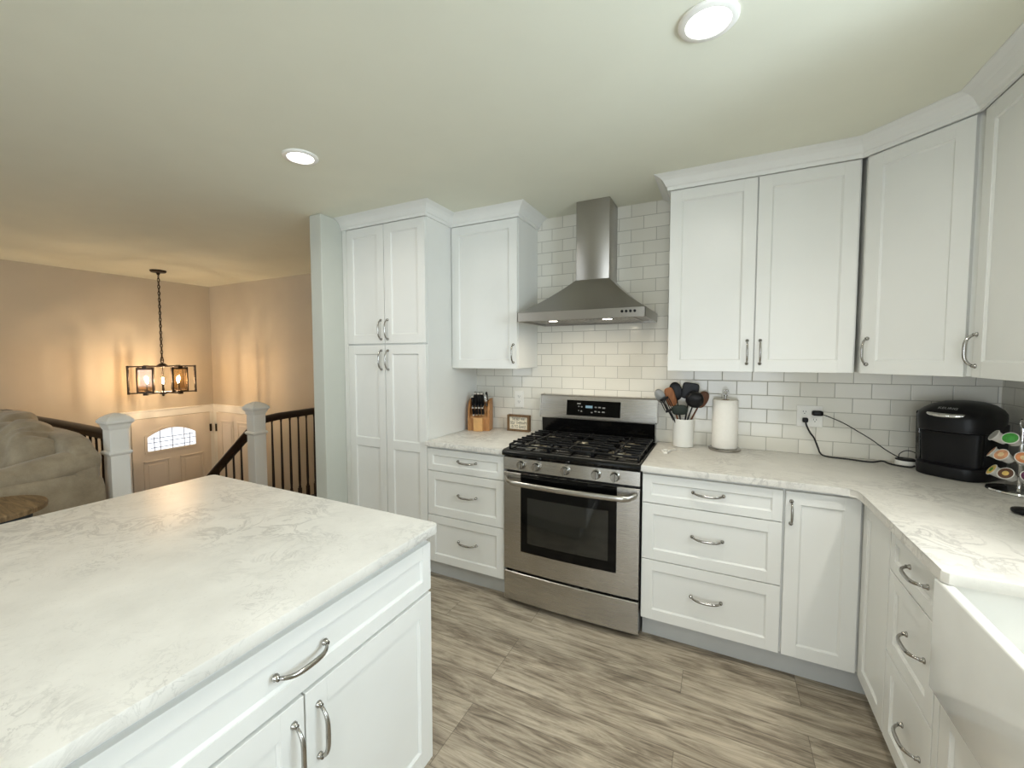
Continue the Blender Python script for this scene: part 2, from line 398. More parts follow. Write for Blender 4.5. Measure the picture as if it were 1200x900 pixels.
crown('trim_3', [(-1.66, YD+.004), (-.941, YD+.004), (-.941, UF+.004), (-.438, UF+.004), (-.438, -.01)], 1, ZUT+.006, ZC-.003, WHITE)
crown('trim_4', [(.463, -.01), (.463, UF+.004), (1.272, UF+.004), (1.543, -.621), (1.543, -2.0)][::1], 1, ZUT+.006, ZC-.003, WHITE)

# ------------------------------------------------------------------ cabinets
def pull_mesh(vert=False, L=.128, name='handle'):
    b = B(); n = 15; pts = []; rad = []
    for i in range(n):
        t = i/(n-1)*2-1; a = t*L/2; out = -.008-.024*(1-t**4)
        pts.append((a, out, -.004*(1-t*t)) if not vert else (0, out, a)); rad.append(.0045+.0022*(1-t*t))
    b.tube(pts, rad, 10, True, .8)
    for sgn in (-1, 1):
        a = sgn*L/2; p0 = (a, 0, 0) if not vert else (0, 0, a); p1 = (a, -.012, 0) if not vert else (0, -.012, a)
        b.tube([p0, ((p0[0]), -.003, p0[2]), (p0[0], -.005, p0[2]), p1], [.0085, .0085, .006, .0055], 10)
    return b
_pm = {}
def pull(parent, x, z, vert=False, y=0.0, L=.128):
    k = (vert, L)
    if k not in _pm:
        o = pull_mesh(vert, L).done('handle', NICKEL, parent, True); _pm[k] = o.data
    else:
        o = bpy.data.objects.new('handle', _pm[k]); COL.objects.link(o); o.parent = parent
    o.location = (x, y, z); return o
def shaker(parent, name, x0, x1, z0, z1, y=0.0, th=.019, rail=.057, splits=(), mat=WHITE, rec=.009):
    """five-piece front: face at y, looking towards -y, recessed panel(s)"""
    b = B(); bm = b.bm; g = .0022; x0 += g; x1 -= g; z0 += g; z1 -= g
    zs = [z0]; cells = []; lo = z0+rail
    for s in list(splits)+[None]:
        hi = (z1-rail) if s is None else s-rail/2
        cells.append((lo, hi)); lo = None if s is None else s+rail/2
    b.box(x0, x1, y+rec, y+th, z0, z1)
    b.box(x0, x0+rail, y, y+rec+.001, z0, z1, .0012, 1); b.box(x1-rail, x1, y, y+rec+.001, z0, z1, .0012, 1)
    prev = z0
    for lo, hi in cells:
        b.box(x0+rail-.001, x1-rail+.001, y+.0002, y+rec+.001, prev, lo, .0008, 1); prev = hi
    b.box(x0+rail-.001, x1-rail+.001, y+.0002, y+rec+.001, prev, z1, .0008, 1)
    for lo, hi in cells:   # small sloped bead round the panel
        q = .006
        a = [(x0+rail, lo), (x1-rail, lo), (x1-rail, hi), (x0+rail, hi)]; c = [(x0+rail+q, lo+q), (x1-rail-q, lo+q), (x1-rail-q, hi-q), (x0+rail+q, hi-q)]
        va = [bm.verts.new((p[0], y+.003, p[1])) for p in a]; vc = [bm.verts.new((p[0], y+rec-.0004, p[1])) for p in c]
        for i in range(4): bm.faces.new((va[i], va[(i+1) % 4], vc[(i+1) % 4], vc[i]))
    return b.done(name, mat, parent, recalc=True)
def carcass(parent, w, depth, z0, z1, y0=.02, toe=True, mat=WHITE):
    b = B(); b.box(0, w, y0, depth, z0, z1, .0015, 1); b.done('carcass', mat, parent)
    if toe:
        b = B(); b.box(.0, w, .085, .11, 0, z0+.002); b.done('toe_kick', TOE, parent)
ZB, ZD1, ZD2, ZT = .13, .4386, .7252, .870
def drawers(parent, x0, x1, hx=None):
    hx = (x0+x1)/2 if hx is None else hx
    for z0, z1, hz, rl in ((ZD2, ZT, .806, .040), (ZD1, ZD2, .592, .052), (ZB, ZD1, .298, .052)):
        d = shaker(parent, 'drawer', x0, x1, z0, z1, rail=rl); pull(d, hx, hz)

# tall pantry
c = thing('pantry_cabinet', 'tall white pantry cabinet beside the partition wall', 'cabinet', (-1.660, YD, 0))
w = .719
carcass(c, w, -YD-.002, ZB, ZUT+.03)
b = B(); b.box(0, .037, .0, .021, ZB, ZUT+.004, .001, 1); b.done('filler_strip', WHITE, c)
for x0, x1, hx in ((.037, .378, .378-.030), (.378, .719, .378+.028)):
    d = shaker(c, 'door', x0, x1, 1.540, ZUT, rail=.060); pull(d, hx, 1.635, True)
    d = shaker(c, 'door', x0, x1, ZB, 1.534, rail=.060, splits=(.86,)); pull(d, hx, 1.431, True)
# left drawer base
c = thing('drawer_cabinet', 'white drawer cabinet between pantry and range', 'cabinet', (-.941, YD, 0))
carcass(c, .556, -YD-.01, ZB, .884); drawers(c, 0, .554, .30)
# left wall cabinet
c = thing('wall_cabinet', 'white single door wall cabinet left of the hood', 'cabinet', (-.941, UF, 0))
b = B(); b.box(0, .503, .02, -UF-.009, ZUB, ZUT+.03, .0015, 1); b.done('carcass', WHITE, c)
d = shaker(c, 'door', .003, .503, ZUB-.004, ZUT, rail=.058); pull(d, .476, 1.472, True, L=.115)
# right drawer base
c = thing('drawer_cabinet', 'white drawer cabinet just right of the range', 'cabinet', (.385, YD, 0))
carcass(c, .596, -YD-.01, ZB, .884); drawers(c, .002, .594)
# corner cabinet with folding doors
c = thing('corner_cabinet', 'white corner base cabinet with folding doors', 'cabinet', (.981, YD, 0))
b = B(); b.prism([(0, .02), (.288, .02), (.288, -.309), (.905, -.309), (.905, .63), (0, .63)], ZB, .884); b.done('carcass', WHITE, c)
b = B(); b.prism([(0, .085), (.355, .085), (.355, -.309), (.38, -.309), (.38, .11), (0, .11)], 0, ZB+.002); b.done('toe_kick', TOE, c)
d = shaker(c, 'door', .003, .266, ZB, ZT, rail=.055); pull(d, .026, .776, True, L=.098)
d = shaker(c, 'door', 0, .306, ZB, ZT, rail=.055)
d.rotation_euler = (0, 0, -PI/2); d.location = (.270, -.002, 0)
FR = 1.251
# right run drawers (local x runs towards -y, front faces -x)
c = thing('drawer_cabinet', 'white drawer cabinet beside the apron sink', 'cabinet', (FR, -.951, 0), -PI/2)
carcass(c, .395, .63, ZB, .884); drawers(c, .002, .362, .235)
b = B(); b.box(.366, .396, 0, .021, ZB, ZT, .001, 1); b.done('filler_strip', WHITE, c)
# sink cabinet
c = thing('sink_cabinet', 'white sink cabinet below the apron sink', 'cabinet', (FR, -1.348, 0), -PI/2)
carcass(c, .84, .63, ZB, .588)
for x0, x1, hx in ((.002, .419, .39), (.421, .838, .45)):
    d = shaker(c, 'door', x0, x1, ZB, .572, rail=.055); pull(d, hx, .48, True)
# right wall-cabinets
c = thing('wall_cabinet', 'white double door wall cabinet right of the hood', 'cabinet', (.463, UF, 0))
b = B(); b.box(0, .807, .02, -UF-.009, ZUB, ZUT+.03, .0015, 1); b.done('carcass', WHITE, c)
d = shaker(c, 'door', .001, .4045, ZUB-.004, ZUT, rail=.058); pull(d, .375, 1.472, True, L=.115)
d = shaker(c, 'door', .4055, .800, ZUB-.004, ZUT, rail=.058); pull(d, .431, 1.472, True, L=.115)
c = thing('corner_wall_cabinet', 'white diagonal corner wall cabinet above the coffee maker', 'cabinet', (1.272, UF, 0), -PI/4)
Rm = Matrix.Rotation(PI/4, 3, 'Z')
b = B(); poly = [(1.272, UF), (1.543, -.621), (1.884, -.621), (1.884, -.009), (1.272, -.009)]
b.prism([tuple((Rm @ Vector((x-1.272, y-UF, 0)))[:2]) for x, y in poly], ZUB, ZUT+.03)
for v in b.bm.verts:
    if abs(v.co.y) < .01: v.co.y += .02
b.done('carcass', WHITE, c)
d = shaker(c, 'door', .014, .369, ZUB-.004, ZUT, rail=.058); pull(d, .042, 1.472, True, L=.115)
c = thing('wall_cabinet', 'white wall cabinet on the right wall at the photo edge', 'cabinet', (1.543, -.623, 0), -PI/2)
b = B(); b.box(0, .82, .02, .34, ZUB, ZUT+.03, .0015, 1); b.done('carcass', WHITE, c)
d = shaker(c, 'door', .014, .415, ZUB-.004, ZUT, rail=.058); pull(d, .040, 1.472, True, L=.115)
d = shaker(c, 'door', .417, .818, ZUB-.004, ZUT, rail=.058); pull(d, .79, 1.472, True, L=.115)
# island cabinet (front faces +x, local x runs towards +y)
IX = -.110
c = thing('island_cabinet', 'white kitchen island cabinet with wide drawer', 'cabinet', (IX, -3.15, 0), PI/2)
w = 1.430
b = B(); b.box(0, w, .02, 1.18, ZB-.02, .884, .0015, 1); b.done('carcass', WHITE, c)
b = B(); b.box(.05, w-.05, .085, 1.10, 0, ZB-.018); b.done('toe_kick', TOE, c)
x1 = w-.004; x0 = x1-.950; xg = -2.207+3.15
d = shaker(c, 'drawer', x0, x1, .690, .852, rail=.042); pull(d, -2.213+3.15, .772)
d = shaker(c, 'door', xg, x1, ZB-.02, .684, rail=.060); pull(d, xg+.036, .569, True)
d = shaker(c, 'door', x0, xg, ZB-.02, .684, rail=.060); pull(d, xg-.030, .569, True)
d = shaker(c, 'drawer', .002, x0, .690, .852, rail=.042); pull(d, x0/2, .772)
d = shaker(c, 'door', .002, x0, ZB-.02, .684, rail=.060); pull(d, .04, .569, True)

# ------------------------------------------------------------------ worktops
ZW0, ZW1 = .8845, .915
def slab(name, poly, label):
    b = B(); b.prism(poly, ZW0, ZW1, .003, 2); o = b.done(name, QUARTZ, None, True, 30); return tag(o, label, 'countertop')
slab('countertop', [(-.939, -.668), (-.384, -.668), (-.384, -.009), (-.939, -.009)], 'white veined countertop section left of the range')
CX = 1.224
inner = [(CX-.055, -.668), (CX-.026, -.673), (CX-.007, -.692), (CX, -.722)]
slab('countertop', [(.384, -.668)]+inner+[(CX, -1.392), (CX+.012, -1.405), (1.884, -1.405), (1.884, -.009), (.384, -.009)], 'white veined L shaped countertop right of the range')
slab('countertop', [(-1.346, -3.2), (-.081, -3.2), (-.081, -1.735), (-.086, -1.724), (-.096, -1.718), (-1.33, -1.718), (-1.341, -1.722), (-1.346, -1.735)], 'large white veined island countertop in the foreground')

# apron sink
t = thing('apron_sink', 'white farmhouse apron sink at the right edge', 'sink', (0, 0, 0))
b = B(); sx0, sx1, sy0, sy1 = 1.222, 1.70, -2.185, -1.362; zt = .8835
b.box(sx0, sx1, sy0, sy1, .590, zt, .006, 3)
fs = [f for f in b.bm.faces if f.normal.z > .95 and f.calc_area() > .1]
r = bmesh.ops.inset_region(b.bm, faces=fs, thickness=.026, depth=0)
ft = [f for f in b.bm.faces if f.normal.z > .95 and f.calc_area() > .1]
r = bmesh.ops.extrude_face_region(b.bm, geom=ft); vs = [v for v in r['geom'] if isinstance(v, bmesh.types.BMVert)]
for v in vs: v.co.z -= .235; v.co.x += .012 if v.co.x < 1.4 else -.012; v.co.y += .012 if v.co.y < -1.8 else -.012
bmesh.ops.delete(b.bm, geom=ft, context='FACES')
b.done('basin', CERAM, t, True, 40)
b = B(); b.lathe([(.045, .650), (.045, .654), (.03, .655), (.0, .653)][:3], 24, (1.46, -1.77, 0)); b.done('drain', CHROME, t, True, 40)

# ------------------------------------------------------------------ range
R_ = thing('gas_range', 'stainless steel gas range under the hood', 'stove')
b = B(); b.box(-.379, .379, -.62, -.02, .02, .905, .002, 1); b.done('body', basic('range_side', (.02, .02, .02, 1), .4), R_)
for sx in (-.33, .33):
    for sy in (-.58, -.08):
        b = B(); b.lathe([(.018, 0), (.018, .022)], 12, (sx, sy, 0)); b.done('foot', BLACKM, R_)
YR = -.669
# front curves gently forward in the middle, as on the real door
def bowed(x0, x1, z0, z1, y, depth, bow, n=24, bev=.004):
    b = B(); A = []; Cc = []
    prof = [(-.004, z0), (0, z0+bev), (0, z1-bev), (-.004, z1)]
    rows = []
    for i in range(n+1):
        t = i/n; x = x0+(x1-x0)*t; yy = y-bow*(1-(2*t-1)**2)
        rows.append([b.bm.verts.new((x, yy+.004, z0)), b.bm.verts.new((x, yy, z0+bev)), b.bm.verts.new((x, yy, z1-bev)), b.bm.verts.new((x, yy+.004, z1)), b.bm.verts.new((x, y+depth, z1)), b.bm.verts.new((x, y+depth, z0))])
    for r0, r1 in zip(rows, rows[1:]):
        for k in range(6): b.bm.faces.new((r0[k], r1[k], r1[(k+1) % 6], r0[(k+1) % 6]))
    b.bm.faces.new(rows[0]); b.bm.faces.new(list(reversed(rows[-1])))
    return b
bowed(-.378, .378, .035, .205, YR+.012, .045, .010).done('drawer', STEEL, R_, True, 30)
dr = bowed(-.378, .378, .219, .790, YR+.010, .045, .010).done('oven_door', STEEL, R_, True, 30)
bowed(-.268, .268, .340, .7895, YR-.0010, .012, .0078, bev=.001).done('door_glass', BGLASS, dr, True, 30)
bowed(-.238, .238, .395, .660, YR-.0025, .010, .0078, bev=.001).done('oven_window', OVENG, dr, True, 30)
b = B(); n = 25; pts = []; rd = []
for i in range(n):
    t = i/(n-1)*2-1; pts.append((t*.362, YR-.046-.012*(1-t*t)+.040*max(0, abs(t)-.9)/.1, .748-.004*(1-t*t)+.012*max(0, abs(t)-.9)/.1)); rd.append(.0155)
b.tube(pts, rd, 14, True, .62); b.done('door_handle', STEEL, dr, True, 60)
cp = bowed(-.379, .379, .802, .880, YR+.010, .05, .010).done('control_panel', STEEL, R_, True, 30)
for kx in (-.264, -.172, -.004, .162, .258):
    yk = YR+.010-.010*(1-(kx/.379)**2)
    kn = B(); mt = rotm('X', 90)
    kn.lathe([(.0255, 0), (.0255, .004), (.0225, .006), (.0205, .026), (.018, .029), (.004, .029)], 28, (kx, yk, .842), mt)
    k = kn.done('knob', NICKEL, cp, True, 40)
    b = B(); b.box(kx-.0045, kx+.0045, yk-.040, yk-.026, .842-.021, .842+.021, .002, 2); b.done('knob_grip', NICKEL, k)
# cooktop with a rounded black front lip
b = B(); b.prism_x([(-.660, .884), (-.676, .888), (-.683, .898), (-.682, .908), (-.674, .917), (-.655, .921), (-.09, .921), (-.09, .884)], -.3805, .3805)
ct = b.done('cooktop', BLACK, R_, True, 35)
for bx, by, br in ((-.245, -.50, .045), (-.245, -.22, .036), (0, -.36, .048), (.245, -.50, .040), (.245, -.22, .045)):
    b = B(); b.lathe([(br+.022, .921), (br+.020, .924), (br, .926), (br, .934), (br*.9, .936)], 28, (bx, by, 0)); bs = b.done('burner', BRASSY, ct, True, 35)
    b = B(); b.lathe([(br*.78, .936), (br*.8, .940), (br*.72, .945), (br*.2, .946)], 28, (bx, by, 0)); b.done('burner_cap', BLACKM if bx else BRASSY, bs, True, 35)
for gx0, gx1 in ((-.362, -.126), (-.121, .121), (.126, .362)):
    b = B(); gy0, gy1 = -.610, -.120; zg = .946
    def bar(p, q, w=.011, h=.012):
        p = Vector(p); q = Vector(q); d = q-p; L = d.length; ang = math.atan2(d.y, d.x); m = (p+q)/2
        vs = b.box(-L/2-w/2, L/2+w/2, -w/2, w/2, -h/2, h/2, .003, 2, rot=Matrix.Rotation(ang, 3, 'Z'))
        for v in vs: v.co += m
    xm = (gx0+gx1)/2
    bar((gx0, gy0, zg-.006), (gx1, gy0, zg-.006), .010, .010); bar((gx0, gy1, zg-.004), (gx1, gy1, zg-.004), .010, .010)
    for xx in (gx0, gx1): bar((xx, gy0, zg-.005), (xx, gy1, zg-.005), .010, .010)
    bar((gx0, -.362, zg), (gx1, -.362, zg))
    if abs(xm) > .1:
        for yc in (-.495, -.225):
            bar((xm, yc-.105, zg+.001), (xm, yc-.026, zg+.001)); bar((xm, yc+.026, zg+.001), (xm, yc+.125 if yc < -.4 else yc+.10, zg+.001))
            for yq in (yc-.062, yc, yc+.062):
                i_ = .026 if yq == yc else .050
                bar((gx0, yq, zg+.002), (xm-i_, yq, zg+.002)); bar((xm+i_, yq, zg+.002), (gx1, yq, zg+.002))
    else:
        for yq in (-.545, -.48, -.415, -.305, -.24, -.175):
            i_ = .055 if abs(yq+.36) < .1 else .0
            if i_: bar((gx0, yq, zg+.002), (xm-i_, yq, zg+.002)); bar((xm+i_, yq, zg+.002), (gx1, yq, zg+.002))
            else: bar((gx0, yq, zg+.002), (gx1, yq, zg+.002))
        bar((xm, gy0, zg+.001), (xm, -.40, zg+.001)); bar((xm, -.32, zg+.001), (xm, gy1, zg+.001))
    for fx in (gx0, gx1):
        for fy in (gy0, gy1, -.362): b.box(fx-.006, fx+.006, fy-.006, fy+.006, .9205, zg-.002, .002, 1)
    b.done('grate', BLACKM, R_, True, 35)
# backguard
b = B(); b.prism_x([(-.075, .92), (-.082, 1.035), (-.012, 1.035), (-.012, .92)], -.372, .372); bg = b.done('backguard_vent', BLACK, R_)
b = B(); b.prism_x([(-.092, 1.034), (-.094, 1.045), (-.076, 1.182), (-.066, 1.190), (-.012, 1.190), (-.012, 1.034)], -.380, .380); bk = b.done('backguard', STEEL, R_, True, 30)
for sx in (-1, 1):
    b = B(); b.prism_x([(-.0945, 1.034), (-.0965, 1.045), (-.0785, 1.184), (-.067, 1.192), (-.010, 1.192), (-.010, 1.034)], sx*.381-.004, sx*.381+.004); b.done('end_cap', STEEL, bk)
def onbg(x, z, out=0.0):
    t = (z-1.045)/(1.182-1.045); y = -.094+.018*t; return Vector((x, y-out, z))
tilt = math.atan2(.018, .137)
def bgplate(x0, x1, z0, z1, out, th, bev, name, mat, parent):
    b = B(); vs = b.box(x0, x1, -th/2, th/2, -(z1-z0)/2, (z1-z0)/2, bev, 3, rot=rotm('X', -math.degrees(tilt)))
    c = onbg(0, (z0+z1)/2, out)
    for v in vs: v.co += Vector((0, c.y, c.z))
    return b.done(name, mat, parent)
dp = bgplate(-.192, .164, 1.058, 1.160, .001, .006, .002, 'display_panel', BGLASS, bk)
bgplate(-.062, -.016, 1.112, 1.128, .0055, .002, .0005, 'clock_display', emit('clock_glow', (.45, .70, .80), .55), dp)
KEY = basic('panel_print', lin(120, 120, 116), .5)
for kx, kz, kw in ((-.108, 1.138, .024), (-.108, 1.120, .008), (-.088, 1.118, .010), (-.108, 1.092, .005), (-.090, 1.090, .010), (-.02, 1.084, .012), (.005, 1.119, .013), (.030, 1.119, .018), (.058, 1.117, .018), (.005, 1.092, .014), (.028, 1.090, .012), (.056, 1.090, .018)):
    bgplate(kx-kw/2, kx+kw/2, kz-.004, kz+.004, .0048, .001, 0, 'button_mark', KEY, dp)

# ------------------------------------------------------------------ range hood
H = thing('range_hood', 'stainless steel chimney range hood on the tiled wall', 'range hood')
b = B(); b.box(-.092, .115, -.225, -.008, 1.90, ZC-.001, .003, 2); b.done('chimney', STEELV, H, True, 30)
hx0, hx1, hy = -.379, .366, -.478
b = B(); n = 16; rows = []
for i in range(n+1):
    t = i/n; k = t**1.45*.25+t*.75
    z = 1.716+(1.925-1.716)*(t*.72+t*t*.28)
    x0 = hx0+(-.094-hx0)*t; x1 = hx1+(.117-hx1)*t; y = hy+(-.228-hy)*t
    rows.append([b.bm.verts.new(p) for p in ((x0, -.008, z), (x0, y, z), (x1, y, z), (x1, -.008, z))])
for r0, r1 in zip(rows, rows[1:]):
    for k in range(4): b.bm.faces.new((r0[k], r0[(k+1) % 4], r1[(k+1) % 4], r1[k]))
b.bm.faces.new(rows[-1]); b.done('canopy', STEELV, H, True, 25)
b = B(); z0, z1 = 1.662, 1.7165; th = .006
b.box(hx0, hx1, hy, hy+th, z0, z1, .0015, 1); b.box(hx0, hx0+th, hy, -.008, z0, z1, .0015, 1); b.box(hx1-th, hx1, hy, -.008, z0, z1, .0015, 1); b.box(hx0, hx1, -.014, -.008, z0, z1)
rim = b.done('rim', STEELV, H)
b = B(); b.box(hx0+.006, hx1-.006, hy+.006, -.014, 1.676, 1.680); up_ = b.done('underside', STEELV, H)
for fx0, fx1 in ((-.30, -.015), (.0, .285)):
    b = B(); b.box(fx0, fx1, -.40, -.06, 1.668, 1.676, .002, 1)
    for q in range(12):
        xx = fx0+.02+q*(fx1-fx0-.04)/11; b.box(xx-.004, xx+.004, -.38, -.08, 1.665, 1.669)
    b.done('filter', STEELV, H)
for i in range(4):
    b = B(); b.lathe([(.0075, 0), (.0075, .004), (.005, .006)], 14, (.245+.022*i, hy, 1.695), rotm('X', 90)); b.done('button', BLACKM, rim, True, 40)
HL = emit('hood_lamp_glow', (1.0, .93, .80), 9.0)
for lx in (-.165, .155):
    b = B(); b.lathe([(.034, 1.6605), (.034, 1.668), (.026, 1.6685), (.025, 1.663)], 24, (lx, -.43, 0), cap=False); b.done('lamp_ring', CHROME, H, True, 40)
    b = B(); b.lathe([(.0255, 1.6625), (.0255, 1.668)], 20, (lx, -.43, 0)); b.done('lamp_lens', HL, H)
    area('hood_light', (lx, -.43, 1.659), (0, .25, -1), .045, .045, P_HOOD, (1.0, .86, .66), 'DISK', math.radians(150))

# ------------------------------------------------------------------ recessed lights
GLOW = emit('downlight_glow', (1.0, .97, .90), 14.0)
def downlight(x, y, label, power=P_DOWN):
    t = thing('recessed_light', label, 'ceiling light', (x, y, ZC), 0, 'recessed ceiling lights')
    b = B(); b.lathe([(.080, -.0005), (.080, -.005), (.076, -.009), (.060, -.010), (.056, -.004), (.056, .0)], 40, cap=False); b.done('trim_ring', TRIMW, t, True, 50)
    b = B(); b.lathe([(.057, -.0045), (.040, -.0075), (.0, -.0085)][:2]+[(.004, -.0085)], 32); b.done('lens', GLOW, t, True)
    area('downlight', (x, y, ZC-.012), (0, 0, -1), .11, .11, power, C_DOWN, 'DISK', math.radians(165))
downlight(-1.075, -1.422, 'smaller recessed ceiling light above the island')
downlight(.668, -1.437, 'bright recessed ceiling light at the top of the photo')
downlight(1.585, -1.66, 'recessed ceiling light over the sink', 15.0)
downlight(-1.075, -3.3, 'recessed ceiling light behind the camera over the island')
downlight(.668, -3.3, 'recessed ceiling light behind the camera over the aisle')

# ------------------------------------------------------------------ foyer doors
d1 = struct(thing('door_1', 'x', 'door')); del d1['label'], d1['category']
dy0, dy1, dz1 = -.400, .478, .700
b = B(); b.box(XE+.005, XE+.035, dy0, dy1, ZE+.01, dz1, .002, 1); b.done('door_slab', DOORW, d1)
# arched lite
def arch(y0, y1, z0, zs, zc, n=18):
    pts = [(y0, z0), (y1, z0)]
    for i in range(n+1):
        t = 1-2*i/n; pts.append(((y0+y1)/2+t*(y1-y0)/2, zs+(zc-zs)*(1-t*t)))
    return pts
def archprism(pts, x0, x1):
    b = B(); b.prism_x(pts, x0, x1); return b
LY0, LY1, LZ0, LZS, LZC = -.250, .285, .300, .470, .560
outer = arch(LY0-.028, LY1+.028, LZ0-.028, LZS+.02, LZC+.028); innr = arch(LY0, LY1, LZ0, LZS, LZC)
b = B(); xa, xb = XE+.035, XE+.047
oa = [[b.bm.verts.new((x, *p)) for p in ring] for x in (xa, xb) for ring in (outer, innr)]
n_ = len(outer)
for A_, B_ in ((oa[0], oa[2]), (oa[2], oa[3]), (oa[3], oa[1])):
    for i in range(n_): b.bm.faces.new((A_[i], A_[(i+1) % n_], B_[(i+1) % n_], B_[i]))
b.done('lite_frame', DOORW, d1)
lite = archprism(innr, XE+.034, XE+.040).done('lite_glass', emit('daylight_through_glass', (.93, .96, 1.0), 1.7), d1)
b = B(); xl = XE+.042
CAME = basic('lead_came', lin(150, 156, 176), .4)
def came(p, q): b.tube([(xl, *p), (xl, *q)], .0042, 6)
for k in range(1, 4):
    yy = LY0+(LY1-LY0)*k/4; t = (yy-(LY0+LY1)/2)/((LY1-LY0)/2); came((yy, LZ0), (yy, LZS+(LZC-LZS)*(1-t*t)))
came((LY0, .40), (LY1, .40)); came((LY0+.03, .335), (LY1-.03, .335)); came((LY0+.07, LZ0), (LY0+.07, .47)); came((LY1-.07, LZ0), (LY1-.07, .47)); came((LY0+.03, .45), (LY1-.03, .45))
b.done('lead_came', CAME, d1)
b = B()
for py0, py1, pz0, pz1 in ((-.30, -.02, -.40, .18), (.10, .38, -.40, .18), (-.30, -.02, -1.18, -.50), (.10, .38, -1.18, -.50)):
    for a0, a1, c0, c1 in ((py0, py1, pz1-.022, pz1), (py0, py1, pz0, pz0+.022), (py0, py0+.022, pz0, pz1), (py1-.022, py1, pz0, pz1)):
        b.box(XE+.034, XE+.045, a0, a1, c0, c1, .004, 1)
    b.box(XE+.034, XE+.041, py0+.05, py1-.05, pz0+.05, pz1-.05, .005, 1)
b.done('door_panel', DOORW, d1)
for hz in (.49, -.35, -1.15):
    b = B(); b.box(XE+.034, XE+.050, dy1-.010, dy1+.012, hz-.05, hz+.05, .002, 1); b.done('hinge', BRONZE, d1)
b = B(); b.lathe([(.028, 0), (.028, .008), (.012, .012), (.012, .04), (.028, .05), (.026, .07), (.01, .075)], 20, (XE+.035, dy0+.07, -.42), rotm('Y', 90)); b.done('door_knob', BRONZE, d1, True, 50)
b = B()
for a0, a1, c0, c1 in ((dy0-.09, dy0-.004, ZE, dz1+.006), (dy1+.004, YF-.001, ZE, dz1+.006), (dy0-.09, YF-.001, dz1+.006, dz1+.09)): b.box(XE, XE+.022, a0, a1, c0, c1, .004, 2)
b.box(XE, XE+.03, dy0-.10, YF-.001, dz1+.085, dz1+.105, .004, 1)
struct(b.done('trim_5', TRIMW))
d2 = struct(thing('door_2', 'x', 'door')); del d2['label'], d2['category']
cx0, cx1 = XE+.12, XE+.12+.86
b = B(); b.box(cx0, cx1, YF-.035, YF-.004, ZE+.01, dz1, .002, 1); b.done('door_slab', DOORW, d2)
b = B()
for px0, px1, pz0, pz1 in ((cx0+.11, cx0+.39, -.30, .60), (cx0+.47, cx0+.75, -.30, .60), (cx0+.11, cx0+.39, -1.2, -.42), (cx0+.47, cx0+.75, -1.2, -.42)):
    for a0, a1, c0, c1 in ((px0, px1, pz1-.022, pz1), (px0, px1, pz0, pz0+.022), (px0, px0+.022, pz0, pz1), (px1-.022, px1, pz0, pz1)): b.box(a0, a1, YF-.045, YF-.034, c0, c1, .004, 1)
    b.box(px0+.05, px1-.05, YF-.041, YF-.034, pz0+.05, pz1-.05, .005, 1)
b.done('door_panel', DOORW, d2)
for hz in (.49, -.35, -1.15):
    b = B(); b.box(cx0-.012, cx0+.010, YF-.050, YF-.034, hz-.05, hz+.05, .002, 1); b.done('hinge', BRONZE, d2)
b = B()
for a0, a1, c0, c1 in ((XE+.024, cx0-.004, ZE, dz1+.006), (cx1+.004, cx1+.09, ZE, dz1+.006), (XE+.024, cx1+.09, dz1+.006, dz1+.09)): b.box(a0, a1, YF-.022, YF, c0, c1, .004, 2)
b.box(XE+.031, cx1+.10, YF-.03, YF, dz1+.085, dz1+.105, .004, 1)
struct(b.done('trim_6', TRIMW))

# ------------------------------------------------------------------ newel posts and railings
def newel(x, y, ztop, label, zb=0.0):
    t = thing('newel_post', label, 'newel post', (x, y, zb)); h = ztop-zb; w = .055
    b = B(); b.box(-w, w, -w, w, 0, h-.095, .004, 2); b.box(-w-.012, w+.012, -w-.012, w+.012, 0, .12, .005, 2)
    b.done('post', TRIMW, t)
    b = B()
    def loft(levels):
        rr = [[b.bm.verts.new((sx*q, sy*q, z)) for sx, sy in ((-1, -1), (1, -1), (1, 1), (-1, 1))] for q, z in levels]
        for a, c in zip(rr, rr[1:]):
            for k in range(4): b.bm.faces.new((a[k], a[(k+1) % 4], c[(k+1) % 4], c[k]))
        b.bm.faces.new(list(reversed(rr[0]))); b.bm.faces.new(rr[-1])
    loft([(w, h-.115), (w+.006, h-.10), (w+.010, h-.085), (w+.014, h-.075), (w+.024, h-.066), (w+.026, h-.060), (w+.026, h-.048), (w+.020, h-.042), (w+.006, h-.026), (w-.015, h-.012), (.012, h)])
    b.done('cap', TRIMW, t)
    b = B(); z = h-.285
    loft([(w-.001, z-.014), (w+.006, z-.008), (w+.012, z), (w+.014, z+.006), (w+.012, z+.012), (w+.004, z+.02), (w-.001, z+.022)])
    b.done('collar', TRIMW, t)
N1 = (-3.10, -1.42); N2 = (-3.00, -.45)
newel(*N1, 1.058, 'white newel post beside the sofa'); newel(*N2, 1.050, 'white newel post at the head of the stairs')
def rail_tube(b, pts, w=.032, h=.028):
    # moulded handrail: rounded top, narrower foot
    prof = [(-.6, -1), (-.75, -.4), (-1, .1), (-1, .5), (-.7, .9), (0, 1.1), (.7, .9), (1, .5), (1, .1), (.75, -.4), (.6, -1)]
    pts = [Vector(p) for p in pts]; rings = []
    for i, p in enumerate(pts):
        d = (pts[min(i+1, len(pts)-1)]-pts[max(i-1, 0)]); s_ = Vector((0, 0, 1)).cross(d).normalized(); u_ = d.cross(s_).normalized()
        rings.append([b.bm.verts.new(p+s_*x*w+u_*z*h) for x, z in prof])
    m = len(prof)
    for r0, r1 in zip(rings, rings[1:]):
        for k in range(m): b.bm.faces.new((r0[k], r0[(k+1) % m], r1[(k+1) % m], r1[k]))
    b.bm.faces.new(rings[0]); b.bm.faces.new(list(reversed(rings[-1])))
